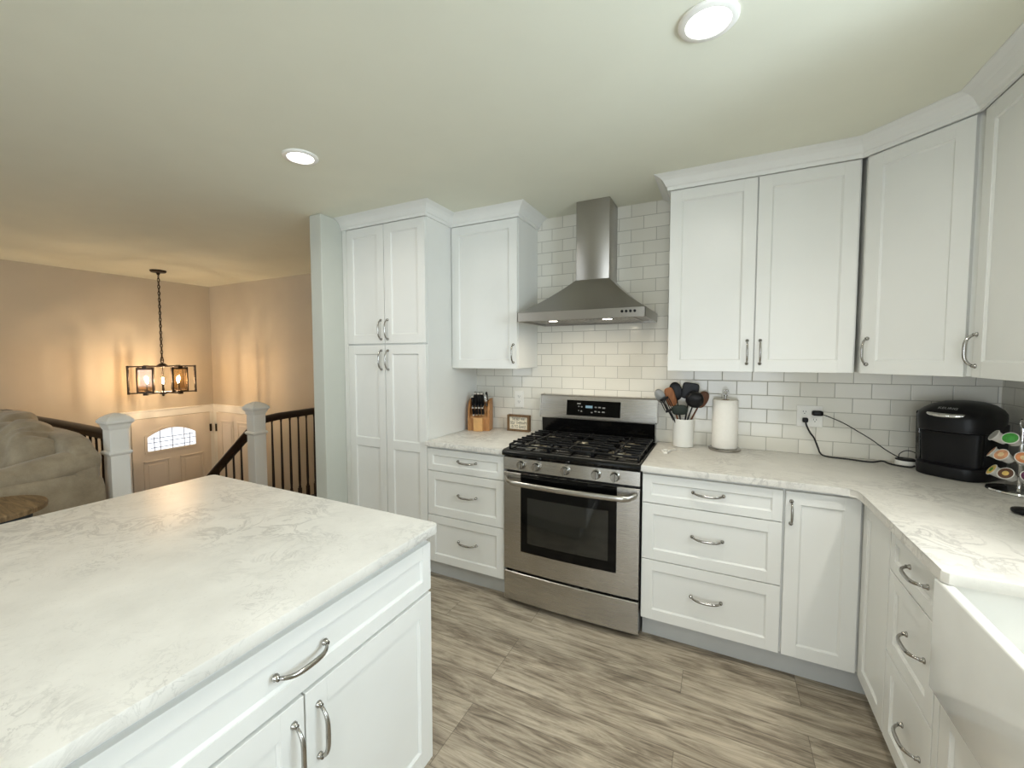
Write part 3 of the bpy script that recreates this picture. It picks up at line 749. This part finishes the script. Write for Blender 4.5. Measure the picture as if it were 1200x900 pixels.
def baluster(parent, x, y, z0, z1):
    b = B(); L = z1-z0
    b.box(x-.0145, x+.0145, y-.0145, y+.0145, z0, z0+.12, .002, 1)
    b.lathe([(.012, z0+.12), (.0145, z0+.13), (.010, z0+.145), (.0125, z0+.20), (.0125, z0+.26), (.0085, z1-.14), (.0075, z1-.04), (.011, z1-.015), (.0135, z1)], 12, (x, y, 0))
    b.done('baluster', ESPR, parent, True, 40)
# guard rail in line with the stairwell edge, newel to wall
t = thing('stair_railing', 'dark railing from the second newel post to the foyer wall', 'railing')
b = B(); zr = .885; rail_tube(b, [(N2[0], N2[1]+.055, zr-.008), (N2[0], N2[1]+.12, zr-.004), (N2[0], N2[1]+.20, zr+.004), (N2[0], .548, zr+.012)], .034, .032); b.done('handrail', ESPR, t, True, 50)
b = B(); b.box(N2[0]-.03, N2[0]+.03, N2[1]+.055, .549, 0, .02, .003, 1); b.done('shoe_rail', ESPR, t)
y = N2[1]+.15
while y < .52: baluster(t, N2[0], y, .02, zr-.018); y += .0935
# descending rail
t = thing('stair_railing', 'dark sloping handrail going down the stairs', 'railing')
b = B(); x0, z0 = N2[0]-.056, .80; sl = .191/.25
rail_tube(b, [(x0, N2[1], z0), (x0-.06, N2[1], z0-.06*sl), (-4.55, N2[1], z0-(x0+4.55)*sl)], .034, .034)
b.box(x0-.034, x0, N2[1]-.028, N2[1]+.028, z0-.02, .985, .006, 2)
b.done('handrail', ESPR, t, True, 50)
for i in range(12):
    x = x0-.06-.125*i; zt_ = z0-(x0-x)*sl; st = int((-3.05-x)/.25)
    baluster(t, x, N2[1]-.035 if False else N2[1], -.191*(max(st, 0)+1) if x < -3.05 else 0.0, zt_-.025)
# rail behind the sofa
t = thing('stair_railing', 'dark railing running behind the sofa to the left', 'railing')
b = B(); zr = .905; yr_ = N1[1]+.0
rail_tube(b, [(N1[0]-.055, yr_, zr-.01), (-4.2, yr_, zr), (XE+.16, yr_, zr)], .036, .036)
b.box(XE+.02, XE+.17, yr_-.05, yr_+.05, zr-.03, zr+.045, .006, 2)
b.done('handrail', ESPR, t, True, 50)
b = B(); b.box(XE+.01, N1[0]-.055, yr_-.03, yr_+.03, 0, .02, .003, 1); b.done('shoe_rail', ESPR, t)
x = N1[0]-.125
while x > XE+.1: baluster(t, x, yr_, .02, zr-.03); x -= .098

# ------------------------------------------------------------------ chandelier
CHX, CHY = -4.80, -.354
t = thing('chandelier', 'bronze drum chandelier with glass panels over the entry', 'chandelier', (CHX, CHY, ZC))
b = B(); b.lathe([(.075, -.0005), (.075, -.012), (.066, -.022), (.02, -.026), (.012, -.05)], 28); b.done('canopy', BRONZE, t, True, 40)
ZT_, ZB_ = 1.352-ZC, 1.062-ZC
b = B(); z = -.05; k = 0
while z > ZT_+.10:
    pts = [((.011*math.cos(a)) if k % 2 == 0 else 0, 0 if k % 2 == 0 else .011*math.cos(a), z-.020+.024*math.sin(a)) for a in [2*PI*i/12 for i in range(12)]]
    b.tube(pts, .0036, 6, closed=True); z -= .036; k += 1
b.tube([(.004, .004, -.04), (-.006, .004, (ZT_-.04)/2), (.004, -.004, ZT_+.06)], .003, 6)
b.done('chain', BRONZE, t, True)
b = B(); b.tube([(.03*math.cos(a), 0, ZT_+.065+.03*math.sin(a)) for a in [2*PI*i/20 for i in range(20)]], .005, 8, closed=True)
b.lathe([(.008, ZT_+.036), (.030, ZT_+.028), (.052, ZT_+.010), (.052, ZT_-.004), (.01, ZT_-.008)], 24); b.done('hub', BRONZE, t, True, 40)
b = B(); b.lathe([(.01, ZB_+.012), (.050, ZB_+.006), (.050, ZB_-.006), (.03, ZB_-.018), (.012, ZB_-.024), (.014, ZB_-.034), (.004, ZB_-.044)], 24); b.tube([(0, 0, ZB_), (0, 0, ZT_)], .005, 8); b.done('finial', BRONZE, t, True, 40)
PGL = clearglass('chandelier_glass', (.88, .77, .60), .2)
BULB = emit('bulb_glow', (1.0, .72, .44), P_BULB)
RO = .300
for k in range(6):
    a = 2*PI*k/6+.105
    R0 = Matrix.Rotation(a, 3, 'Z')
    for zz in (ZT_, ZB_):
        b = B(); vs = b.box(.045, RO, -.007, .007, zz-.007, zz+.007, .001, 1)
        for v in vs: v.co = R0 @ v.co
        b.done('spoke', BRONZE, t)
for k in range(6):
    a = 2*PI*k/6+.105; R0 = Matrix.Rotation(a, 3, 'Z'); ro = RO-.006
    hw = .082
    b = B(); vs = []
    for q0, q1, c0, c1 in ((-hw, -hw+.014, ZB_+.008, ZT_-.008), (hw-.014, hw, ZB_+.008, ZT_-.008), (-hw, hw, ZT_-.030, ZT_-.014), (-hw, hw, ZB_+.014, ZB_+.030)):
        vs += b.box(ro-.008, ro+.008, q0, q1, c0, c1, .001, 1)
    vs += b.box(ro-.012, ro+.012, -.02, .02, ZT_-.016, ZT_+.01); vs += b.box(ro-.012, ro+.012, -.02, .02, ZB_-.01, ZB_+.016)
    for v in set(vs): v.co = R0 @ v.co
    fr = b.done('panel_frame', BRONZE, t)
    b = B(); vs = b.box(ro-.002, ro+.002, -hw+.014, hw-.014, ZB_+.03, ZT_-.03)
    for v in vs: v.co = R0 @ v.co
    b.done('glass_panel', PGL, fr)
    a2 = a+PI/6; px, py = .155*math.cos(a2), .155*math.sin(a2); zm = (ZT_+ZB_)/2-.005
    b = B(); b.lathe([(.0, 0)][:0]+[(.012, ZB_+.03), (.014, ZB_+.034), (.011, ZB_+.045), (.011, zm-.035)], 12, (px, py, 0)); b.tube([(0, 0, ZB_+.004), (px*.6, py*.6, ZB_+.006), (px, py, ZB_+.032)], .005, 8); b.done('candle_sleeve', BRONZE, t, True, 40)
    b = B(); b.lathe([(.005, zm-.035), (.008, zm-.02), (.010, zm-.004), (.008, zm+.012), (.0045, zm+.022), (.001, zm+.032)], 12, (px, py, 0)); b.done('bulb', BULB, t, True)

# ------------------------------------------------------------------ sofa and side table
t = thing('sofa', 'taupe upholstered sofa with plump cushions against the railing', 'sofa', (0, 0, 0))
XA = -3.03
b = B(); b.soft((-4.15, -2.0, .24), (2.24, .98, .42), 8, 10); b.soft((-4.15, -1.60, .50), (2.2, .2, .86), 6, 10); b.done('base', SOFAF, t, True)
def arm(xc):
    b = B(); b.soft((xc, -1.985, .36), (.26, .98, .66), 7, 12); o = b.done('arm', SOFAF, t, True)
    b = B(); n = 26; pts = []; rd = []
    for i in range(n):
        u = i/(n-1); yy = -1.49-.93*u; zz = .752-.120*u**1.3; r = .086+.008*math.sin(u*9)
        if u < .06: r *= math.sqrt(max(.04, 1-(1-u/.06)**2))
        if u > .92: r *= math.sqrt(max(.04, 1-((u-.92)/.08)**2))
        pts.append((xc, yy, zz-.005)); rd.append(r)
    b.tube(pts, rd, 20, True, 1.32)
    for v in b.bm.verts: v.co += Vector((0, 0, .008*mnoise.noise(v.co*7)))
    b.done('arm_pillow', SOFAF, o, True)
arm(XA-.135); arm(-5.24)
for cx_, ww, zc_, hh, sd in ((-4.15, .80, .800, .46, 1.0), (-4.82, .60, .800, .46, 5.0)):
    b = B(); b.soft((cx_, -1.72, zc_), (ww, .30, hh), 3.0, 22, rotm('X', -10), .035, sd); b.done('back_cushion', SOFAF, t, True)
b = B(); b.soft((-3.60, -1.76, .745), (.72, .34, .45), 2.6, 22, rotm('Y', 10) @ rotm('X', -14), .05, 9.0); b.done('back_cushion', SOFAF, t, True)
for cx_ in (-3.72, -4.58):
    b = B(); b.soft((cx_, -2.12, .50), (.85, .74, .20), 4.5, 12, None, .02, cx_); b.done('seat_cushion', SOFAF, t, True)
t = thing('side_table', 'round wooden side table in front of the sofa', 'table', (-2.76, -2.135, 0))
TW = m_wood('weathered_table_wood', lin(98, 78, 54), lin(160, 134, 98), (2.5, 22, 8), .6)
b = B(); b.lathe([(.235, .612), (.250, .616), (.252, .640), (.246, .646), (.01, .648)], 48); b.done('table_top', TW, t, True, 40)
BLU = basic('weathered_blue_paint', lin(58, 66, 72), .65, vary=.35, scale=25)
b = B(); b.lathe([(.185, .560), (.19, .565), (.19, .612)], 40); b.done('apron', BLU, t, True, 40)
for k in range(4):
    a = PI/4+k*PI/2; c_, s_ = math.cos(a), math.sin(a)
    b = B(); b.tube([(c_*.15, s_*.15, .60), (c_*.165, s_*.165, .50), (c_*.155, s_*.155, .35), (c_*.165, s_*.165, .15), (c_*.20, s_*.20, 0)], [.028, .030, .020, .016, .018], 12); b.done('leg', BLU, t, True)

# ------------------------------------------------------------------ wall plates and cords
def loft_super(b, levels, seg=40, cap=True):
    rings = []
    for z, cx_, cy_, rx, ry, p in levels:
        r_ = []
        for i in range(seg):
            a = 2*PI*i/seg; c_, s_ = math.cos(a), math.sin(a)
            r_.append(b.bm.verts.new((cx_+rx*math.copysign(abs(c_)**(2/p), c_), cy_+ry*math.copysign(abs(s_)**(2/p), s_), z)))
        rings.append(r_)
    for r0, r1 in zip(rings, rings[1:]):
        for k in range(seg): b.bm.faces.new((r0[k], r0[(k+1) % seg], r1[(k+1) % seg], r1[k]))
    if cap: b.bm.faces.new(list(reversed(rings[0]))); b.bm.faces.new(rings[-1])
YT = -.008
def socket(parent, x, z):
    b = B(); b.prism_y([(x+.017*math.cos(a), z+max(-.0125, min(.0125, .017*math.sin(a)))) for a in [2*PI*i/24 for i in range(24)]], YT-.0075, YT-.004)
    s = b.done('socket', PLASTW, parent)
    b = B()
    b.box(x-.0075, x-.0055, YT-.0085, YT-.007, z-.001, z+.008); b.box(x+.0055, x+.0075, YT-.0085, YT-.007, z-.001, z+.007)
    b.lathe([(.0026, 0), (.0026, .0012)], 10, (x, YT-.0073, z-.007), rotm('X', 90)); b.done('slot', SLOT, s)
t = thing('wall_outlet', 'single white wall outlet above the framed sign', 'outlet', (0, 0, 0))
b = B(); b.box(-.617, -.543, YT-.005, YT, 1.082, 1.200, .002, 2); b.done('plate', PLASTW, t)
socket(t, -.580, 1.160); socket(t, -.580, 1.122)
t = thing('wall_outlet', 'double white wall outlet with black plugs in it', 'outlet', (0, 0, 0))
b = B(); b.box(1.100, 1.217, YT-.005, YT, 1.066, 1.182, .002, 2); b.done('plate', PLASTW, t)
for ox in (1.135, 1.182):
    for oz in (1.146, 1.104): socket(t, ox, oz)
def smooth(pts, k=6):
    P = [Vector(p) for p in pts]; out = []
    for i in range(len(P)-1):
        p0, p1, p2, p3 = P[max(i-1, 0)], P[i], P[i+1], P[min(i+2, len(P)-1)]
        for j in range(k):
            u = j/k; out.append(.5*((2*p1)+(-p0+p2)*u+(2*p0-5*p1+4*p2-p3)*u*u+(-p0+3*p1-3*p2+p3)*u**3))
    out.append(P[-1]); return out
t = thing('power_cord', 'thick black power cord from outlet to coffee maker', 'cord')
b = B(); b.tube(smooth([(1.137, -.040, 1.098), (1.142, -.046, 1.075), (1.158, -.040, 1.040), (1.178, -.036, 1.010), (1.195, -.034, .965), (1.208, -.040, .930), (1.235, -.055, .9195), (1.32, -.075, .9195), (1.40, -.10, .9195), (1.45, -.085, .926), (1.470, -.105, .921), (1.500, -.132, .9195), (1.54, -.14, .9195), (1.556, -.138, .926)]), .0042, 8); b.done('cable', RUBBER, t, True)
b = B(); b.soft((1.137, -.0285, 1.104), (.026, .030, .026), 4, 6); b.done('plug', PLASTB, t, True)
t = thing('charger_cord', 'thin black cord from outlet to the small white device', 'cord')
b = B(); b.tube(smooth([(1.205, -.036, 1.140), (1.24, -.038, 1.128), (1.30, -.042, 1.100), (1.37, -.046, 1.055), (1.42, -.05, 1.020), (1.47, -.06, .978), (1.512, -.072, .952), (1.530, -.080, .950)]), .0024, 8); b.done('cable', RUBBER, t, True)
b = B(); b.soft((1.190, -.030, 1.144), (.050, .034, .028), 4, 6); b.done('plug', PLASTB, t, True)
t = thing('small_device', 'small round white device with black top beside coffee maker', 'device', (1.540, -.080, .915))
b = B(); b.lathe([(.038, 0), (.041, .003), (.041, .024), (.040, .026)], 32); b.done('housing', PLASTW, t, True, 40)
b = B(); b.lathe([(.0405, .0258), (.040, .030), (.034, .033), (.002, .034)], 32); b.done('top', PLASTB, t, True, 40)
b = B(); b.tube(smooth([(-.028, -.004, .030), (-.026, -.004, .055), (0, 0, .072), (.03, 0, .066), (.05, 0, .045)]), .0022, 8); b.done('wire', RUBBER, t, True)

# ------------------------------------------------------------------ knife block
KB = Matrix.Translation((-.838, -.135, .9152)) @ Matrix.Rotation(.30, 4, 'Z')
t = thing('knife_block', 'honey coloured wooden knife block in the counter corner', 'knife block', tuple(KB.translation), .30)
b = B(); b.prism_x([(-.055, 0), (-.055, .085), (.030, .215), (.070, .215), (.070, 0)], -.066, .066); b.done('block', BLOCKW, t)
for sx in (-1, 1):
    b = B(); b.prism_x([(-.058, 0), (-.058, .150), (-.030, .205), (.015, .228), (.072, .228), (.072, 0)], sx*.073-.007, sx*.073+.007); b.done('side_panel', BLOCKW, t)
b = B(); b.box(-.034, .034, -.085, -.0555, 0, .098, .004, 2); b.done('front_foot', basic('pale_block_wood', lin(206, 158, 100), .45, vary=.08, scale=30), t)
def knife(lx, ly, lz, L, label, group=None, big=True):
    p = KB @ Vector((lx, ly, lz)); k = thing('kitchen_knife', label, 'knife', tuple(p), .30, group)
    d = Vector((0, -.42, .91)).normalized(); Rk = Vector((0, 0, 1)).rotation_difference(d).to_matrix()
    def prt(x0, x1, y0, y1, z0, z1, bev, nm, mt):
        b = B(); vs = b.box(x0, x1, y0, y1, z0, z1, bev, 2)
        for v in vs: v.co = Rk @ v.co
        b.done(nm, mt, k)
    hw = .0100 if big else .0078
    prt(-hw, hw, -.012, .012, .004, .018, .002, 'bolster', CHROME)
    prt(-hw, hw, -.013, .013, .0182, L, .003, 'handle', PLASTB)
    prt(-hw-.0005, hw+.0005, -.0135, .0135, L+.0002, L+.014, .003, 'end_cap', CHROME)
for i, (lx, nm) in enumerate(((-.048, 'leftmost'), (-.024, 'second from left'), (.0, 'middle'), (.024, 'fourth from left'))):
    knife(lx, -.003, .168, .110 if i else .085, nm+' long handled knife in the upper row of the block')
for lx, nm in ((-.036, 'leftmost'), (-.013, 'second from left'), (.010, 'third from left'), (.033, 'rightmost')):
    knife(lx, -.042, .108, .066, nm+' short steak knife in the lower row of the block', 'steak knives in the lower row', False)
p = KB @ Vector((.050, .002, .176)); k = thing('kitchen_shears', 'black and steel kitchen shears at the right of the knife block', 'shears', tuple(p), .30)
Rk = Vector((0, 0, 1)).rotation_difference(Vector((0, -.42, .91)).normalized()).to_matrix()
b = B(); b.box(-.007, .007, -.012, .012, .003, .045, .003, 2)
for v in b.bm.verts: v.co = Rk @ v.co
b.done('blade', CHROME, k)
for sy in (-1, 1):
    b = B(); b.tube([Rk @ Vector((0, sy*.020+.018*math.cos(a), .072+.030*math.sin(a))) for a in [2*PI*i/16 for i in range(16)]], .0055, 8, closed=True); b.done('loop_handle', PLASTB if sy > 0 else CHROME, k, True)

# ------------------------------------------------------------------ framed sign
t = thing('framed_sign', 'small wooden framed sign with dark lettering on the counter', 'sign', (-.556, -.070, .9152))
fw_, fh_ = .172, .118
b = B()
for a0, a1, c0, c1 in ((-fw_/2, -fw_/2+.014, 0, fh_), (fw_/2-.014, fw_/2, 0, fh_), (-fw_/2+.013, fw_/2-.013, 0, .014), (-fw_/2+.013, fw_/2-.013, fh_-.014, fh_)): b.box(a0, a1, -.018, .018, c0, c1, .001, 1)
b.done('frame', FRAMEW, t)
b = B(); b.box(-fw_/2+.012, fw_/2-.012, -.004, .012, .012, fh_-.012); pn = b.done('panel', basic('sign_cream', lin(232, 222, 200), .8), t)
INK = basic('sign_ink', lin(66, 60, 50), .8)
def text(body, size, loc, parent, mat, rx=PI/2, rz=0, ext=.0004, align='CENTER', width=None):
    cu = bpy.data.curves.new('lettering', 'FONT'); cu.body = body; cu.size = size; cu.extrude = ext; cu.align_x = align; cu.align_y = 'CENTER'; cu.resolution_u = 3
    o = bpy.data.objects.new('tmp', cu); COL.objects.link(o)
    me = bpy.data.meshes.new_from_object(o.evaluated_get(bpy.context.evaluated_depsgraph_get())); bpy.data.objects.remove(o)
    me.materials.clear(); me.materials.append(mat)
    q = bpy.data.objects.new('lettering', me); COL.objects.link(q); q.parent = parent; q.location = loc; q.rotation_euler = (rx, 0, rz)
    if width:
        xs = [v.co.x for v in me.vertices]; f = width/(max(xs)-min(xs))
        for v in me.vertices: v.co.x *= f
    return q
for body, zz, wd in (('THE BEST WAY', .086, .105), ('SELF THERAPY', .059, .128), ('IS TO BAKE', .032, .110)):
    text(body, .030, (0, -.0046, zz), pn, INK, width=wd)

# ------------------------------------------------------------------ crock and utensils
CKX, CKY, CKZ = .533, -.092, .9152
t = thing('utensil_crock', 'white ceramic utensil crock right of the range', 'crock', (CKX, CKY, CKZ))
b = B(); b.lathe([(.050, 0), (.056, .003), (.057, .010), (.057, .158), (.0585, .163), (.0565, .166), (.052, .164), (.051, .155), (.051, .014), (.046, .009), (.01, .008)], 40); b.done('pot', CERAM, t, True, 40)
CAMP = Vector((.719, -2.83, 1.457))
def utensil(name, label, tip, base, head, hm, mm, hr=.0045):
    """tip = centre of the head (world), base = foot inside the crock"""
    tip = Vector(tip); base = Vector((CKX+base[0], CKY+base[1], CKZ+.016)); d = (tip-base).normalized(); L = (tip-base).length
    fwd = (CAMP-tip); fwd = (fwd-d*fwd.dot(d)).normalized(); side = d.cross(fwd).normalized()
    Mx = Matrix((side, -fwd, d)).transposed()
    if Mx.determinant() < 0: Mx = Matrix((-side, -fwd, d)).transposed()
    t = thing(name, label, 'utensil', tuple(base))
    hw, hh, hd, p, slots, tilt_ = head
    b = B(); b.tube([Mx @ Vector((0, 0, z)) for z in (0, L*.5, L-hh*.42)], [hr, hr, hr*.8], 10, True); b.done('handle', hm, t, True)
    b = B()
    if slots:
        n_ = slots; Wd = hw
        for i in range(n_+1):
            xx = -hw/2+hw*i/n_; hh_ = hh*(.72 if i in (0, n_) else 1)
            vs = b.box(xx-hw*.05, xx+hw*.05, -hd/2, hd/2, L-hh_*.45, L+hh_*.45, .001, 1)
        b.box(-hw*.5, hw*.5, -hd/2, hd/2, L-hh*.5, L-hh*.34, .001, 1); b.box(-hw*.5, hw*.5, -hd/2, hd/2, L+hh*.34, L+hh*.5, .001, 1)
    else:
        b.soft((0, 0, L), (hw, hd, hh), p, 7)
        for v in b.bm.verts:
            u = (v.co.x/(hw/2)); v.co.y += tilt_*(1-u*u)
    for v in b.bm.verts: v.co = Mx @ v.co
    b.done('head', mm, t, True, 50)
WOODU = m_wood('utensil_wood', lin(126, 74, 38), lin(168, 108, 62), (30, 30, 6), .6); WOODD = m_wood('dark_utensil_wood', lin(78, 46, 26), lin(112, 68, 40), (30, 30, 6), .6)
SPEC = m_steel('speckled_steel', (.22, .215, .20), .4)
utensil('slotted_spoon', 'steel slotted spoon leaning left out of the crock', (.405, -.125, 1.212), (.020, .0), (.056, .090, .012, 2.2, 0, .008), PLASTB, SPEC, .004)
utensil('wooden_spatula', 'light wooden spatula in the crock', (.460, -.098, 1.208), (.012, .012), (.056, .115, .009, 3.4, 0, .0), WOODU, WOODU, .005)
utensil('cooking_spoon', 'black cooking spoon standing behind the wooden spatula', (.485, -.065, 1.240), (.004, .026), (.072, .112, .016, 2.2, 0, .008), PLASTB, PLASTB)
utensil('spatula', 'wide black turner, the tallest utensil in the crock', (.566, -.085, 1.246), (-.010, .016), (.092, .098, .008, 6, 0, .0), PLASTB, PLASTB)
utensil('ladle', 'black ladle leaning right in front of the turner', (.594, -.140, 1.200), (-.020, -.004), (.096, .096, .056, 2.2, 0, .004), PLASTB, PLASTB)
utensil('slotted_turner', 'small black slotted turner low at the left of crock', (.446, -.145, 1.166), (.016, -.014), (.050, .090, .006, 4, 5, .0), PLASTB, PLASTB)
utensil('wooden_spoon', 'dark wooden spoon at the far right of the crock', (.630, -.070, 1.196), (-.026, .012), (.064, .105, .012, 2.2, 0, .008), WOODD, WOODD, .005)
utensil('pastry_brush', 'dark green headed brush at the front of the crock', (.516, -.150, 1.138), (-.004, -.026), (.086, .060, .022, 3, 0, .0), PLASTB, basic('dark_green_bristle', lin(16, 30, 22), .6), .004)

# ------------------------------------------------------------------ white cable bundle
t = thing('white_cable', 'small bundled white charging cable on the counter', 'cable', (.463, -.300, .915))
b = B(); pts = []
for i in range(60):
    a = 2*PI*i/20; r_ = .026+.004*math.sin(i*.7); pts.append((r_*math.cos(a)*.75-.004, r_*math.sin(a)*1.25, .0035+.002*i/20+.002*math.sin(i*.9)))
b.tube(pts, .0028, 8); b.done('loop', PLASTW, t, True)
b = B(); b.tube(smooth([(.016, .02, .008), (.03, .045, .004), (.045, .07, .0035), (.03, .09, .0035)]), .0028, 8); b.done('tail', PLASTW, t, True)
b = B(); b.box(-.012, .012, -.055, -.028, .0, .011, .003, 2); b.done('connector', PLASTW, t)

# ------------------------------------------------------------------ paper towel
TX, TY = .752, -.092
t = thing('paper_towel_holder', 'steel paper towel holder standing on the counter', 'paper towel holder', (TX, TY, .9152))
b = B(); b.lathe([(.080, 0), (.083, .003), (.083, .012), (.079, .0155), (.02, .016)], 48); b.done('base', NICKEL, t, True, 40)
b = B(); b.lathe([(.006, .0155), (.006, .305), (.010, .308), (.010, .314), (.004, .317)], 16); b.done('rod', NICKEL, t, True, 40)
b = B(); b.tube([(.012*math.cos(a), 0, .3305+.014*math.sin(a)) for a in [2*PI*i/20 for i in range(20)]], .0042, 8, closed=True); b.done('ring', NICKEL, t, True)
t = thing('paper_towel_roll', 'white paper towel roll on the steel holder', 'paper towel', (TX, TY, .9315))
b = B(); b.lathe([(.0205, .002), (.064, 0), (.0655, .002), (.0655, .271), (.064, .273), (.0205, .271)], 56, cap=False)
b.lathe([(.0205, .002), (.0205, .271)], 32, cap=False); b.done('roll', PAPER, t, True, 40)
b = B(); b.lathe([(.0185, .0015), (.0205, .0015), (.0205, .272), (.0185, .272), (.0185, .0015)], 32, cap=False); b.done('tube', basic('cardboard', lin(178, 150, 116), .9), t, True, 40)

# ------------------------------------------------------------------ coffee maker
t = thing('coffee_maker', 'black single serve coffee maker in the counter corner', 'coffee maker', (1.686, -.190, .9152), -.72)
b = B(); loft_super(b, [(0, 0, 0, .112, .135, 3.2), (.004, 0, 0, .118, .142, 3.2), (.040, 0, 0, .121, .145, 3.2), (.052, 0, 0, .119, .143, 3.2), (.055, 0, 0, .110, .134, 3.2)]); b.done('base', PLASTB, t, True, 40)
b = B(); loft_super(b, [(.050, 0, .045, .118, .096, 3.6), (.22, 0, .040, .122, .102, 3.6), (.235, 0, .040, .122, .102, 3.6)]); b.done('column', PLASTB, t, True, 40)
b = B(); loft_super(b, [(.056, .0, -.066, .096, .030, 5), (.21, .0, -.070, .100, .030, 5)]); b.done('cup_bay', PLASTB, t, True, 40)
b = B(); loft_super(b, [(.200, 0, 0, .110, .134, 3), (.206, 0, 0, .121, .145, 3), (.262, 0, 0, .127, .150, 2.8), (.282, 0, .004, .126, .148, 2.7), (.300, 0, .012, .115, .134, 2.5), (.318, 0, .020, .092, .108, 2.4), (.330, 0, .024, .060, .072, 2.3), (.335, 0, .026, .020, .026, 2.2)]); hd = b.done('head', PLASTB, t, True, 40)
b = B(); pts = []
for i in range(21):
    a = PI+PI*i/20; pts.append((.098*math.cos(a), -.046+.100*math.sin(a), .288+.012*math.sin(PI*i/20)*-1))
b.tube(pts, [.003+.007*math.sin(PI*i/20) for i in range(21)], 10, True, 1.2); b.done('handle', CHROME, hd, True)
text('KEURIG', .019, (-.0, -.112, .3055), hd, basic('silver_print', lin(170, 172, 172), .35, .4), rx=.62)
b = B(); loft_super(b, [(.045, -.124, .03, .016, .075, 4), (.255, -.128, .03, .016, .078, 4), (.265, -.128, .03, .015, .076, 4)]); b.done('water_tank', clearglass('smoky_tank', (.30, .33, .34), .2), t, True, 40)
b = B(); loft_super(b, [(.266, -.128, .03, .017, .079, 4), (.276, -.127, .03, .016, .077, 4), (.279, -.126, .03, .011, .070, 4)]); b.done('tank_lid', PLASTB, t, True, 40)

# ------------------------------------------------------------------ coffee pod carousel
PCX, PCY, PCZ = 1.775, -.425, .9152
t = thing('pod_carousel', 'chrome coffee pod carousel at the right edge', 'pod holder', (PCX, PCY, PCZ))
b = B(); b.lathe([(.086, 0), (.090, .003), (.088, .009), (.06, .013), (.012, .015)], 48); b.done('base', CHROME, t, True, 40)
b = B(); b.lathe([(.006, .014), (.006, .255)], 14); b.done('post', CHROME, t, True, 40)
b = B(); b.tube([(0, .016*math.cos(a), .271+.018*math.sin(a)) for a in [2*PI*i/20 for i in range(20)]], .0028, 8, closed=True); b.done('top_loop', CHROME, t, True)
TIERS = (.052, .122, .192); NP = 7
for k, zt_ in enumerate(TIERS):
    b = B(); b.tube([(0.036*math.cos(a), 0.036*math.sin(a), zt_+.004) for a in [2*PI*i/28 for i in range(28)]], .0022, 6, closed=True)
    for q in range(3):
        a = q*2*PI/3+.3; b.tube([(.005*math.cos(a), .005*math.sin(a), zt_+.004), (0.036*math.cos(a), 0.036*math.sin(a), zt_+.004)], .0018, 6)
    b.done('tier_ring', CHROME, t, True)
LIDC = {'green': lin(66, 150, 62), 'tan': lin(206, 150, 112), 'orange': lin(214, 140, 92), 'yellow': lin(214, 184, 104), 'brown': lin(92, 62, 46), 'purple': lin(98, 48, 78), 'cream': lin(222, 196, 152), 'white': lin(214, 212, 206)}
LM = {k: basic('lid_'+k, c, .3, vary=.25, scale=60) for k, c in LIDC.items()}
PODW = basic('pod_plastic', lin(226, 224, 218), .4, vary=.02)
RIMF = basic('pod_foil', lin(200, 198, 192), .3, .5, .03)
pods = [  # tier, angle in degrees, lid, label
 (2, 176, 'white', 'white coffee pod on the top tier, seen from its side'), (2, 224, 'green', 'green lidded coffee pod on the top tier'),
 (1, 160, 'tan', 'tan lidded coffee pod leftmost on the middle tier'), (1, 206, 'tan', 'tan lidded coffee pod second from left on the middle tier'), (1, 252, 'orange', 'orange lidded coffee pod on the middle tier'),
 (0, 174, 'yellow', 'yellow lidded coffee pod leftmost on the bottom tier'), (0, 219, 'brown', 'brown and yellow lidded coffee pod on the bottom tier'), (0, 264, 'purple', 'purple lidded coffee pod on the bottom tier'), ]
for k, ang, cl, lb in pods:
    a = math.radians(ang); d = Vector((math.cos(a), math.sin(a), .62)).normalized()
    Rp = Vector((0, 0, 1)).rotation_difference(d).to_matrix()
    c0 = Vector((PCX+.042*math.cos(a), PCY+.042*math.sin(a), PCZ+TIERS[k]+.006))
    pd = thing('coffee_pod', lb, 'coffee pod', tuple(c0), 0, 'coffee pods on the carousel')
    b = B(); b.lathe([(.015, 0), (.0165, .002), (.0205, .038), (.0245, .0385), (.0245, .0405), (.0205, .0405)], 28, mtx=Rp); b.done('cup', PODW, pd, True, 35)
    b = B(); b.lathe([(.0215, .0406), (.0215, .0412), (.018, .0416)], 28, mtx=Rp); ld = b.done('lid', RIMF if cl == 'white' else LM[cl], pd, True, 35)
    if cl not in ('white',):
        b = B(); b.lathe([(.010, .0415), (.0095, .0420), (.002, .0421)], 20, mtx=Rp); b.done('lid_emblem', LM['cream' if cl in ('tan', 'orange', 'purple') else 'yellow' if cl == 'brown' else 'green'], ld, True, 35)
o = B(); o.soft((0, 0, .011), (.16, .075, .022), 3.2, 8); o = o.done('counter_tray', PLASTB, None, True); o.location = (1.692, -.772, .9150); o.rotation_euler = (0, 0, -.35)
tag(o, 'black flat object lying on the counter at the right edge', 'tray')
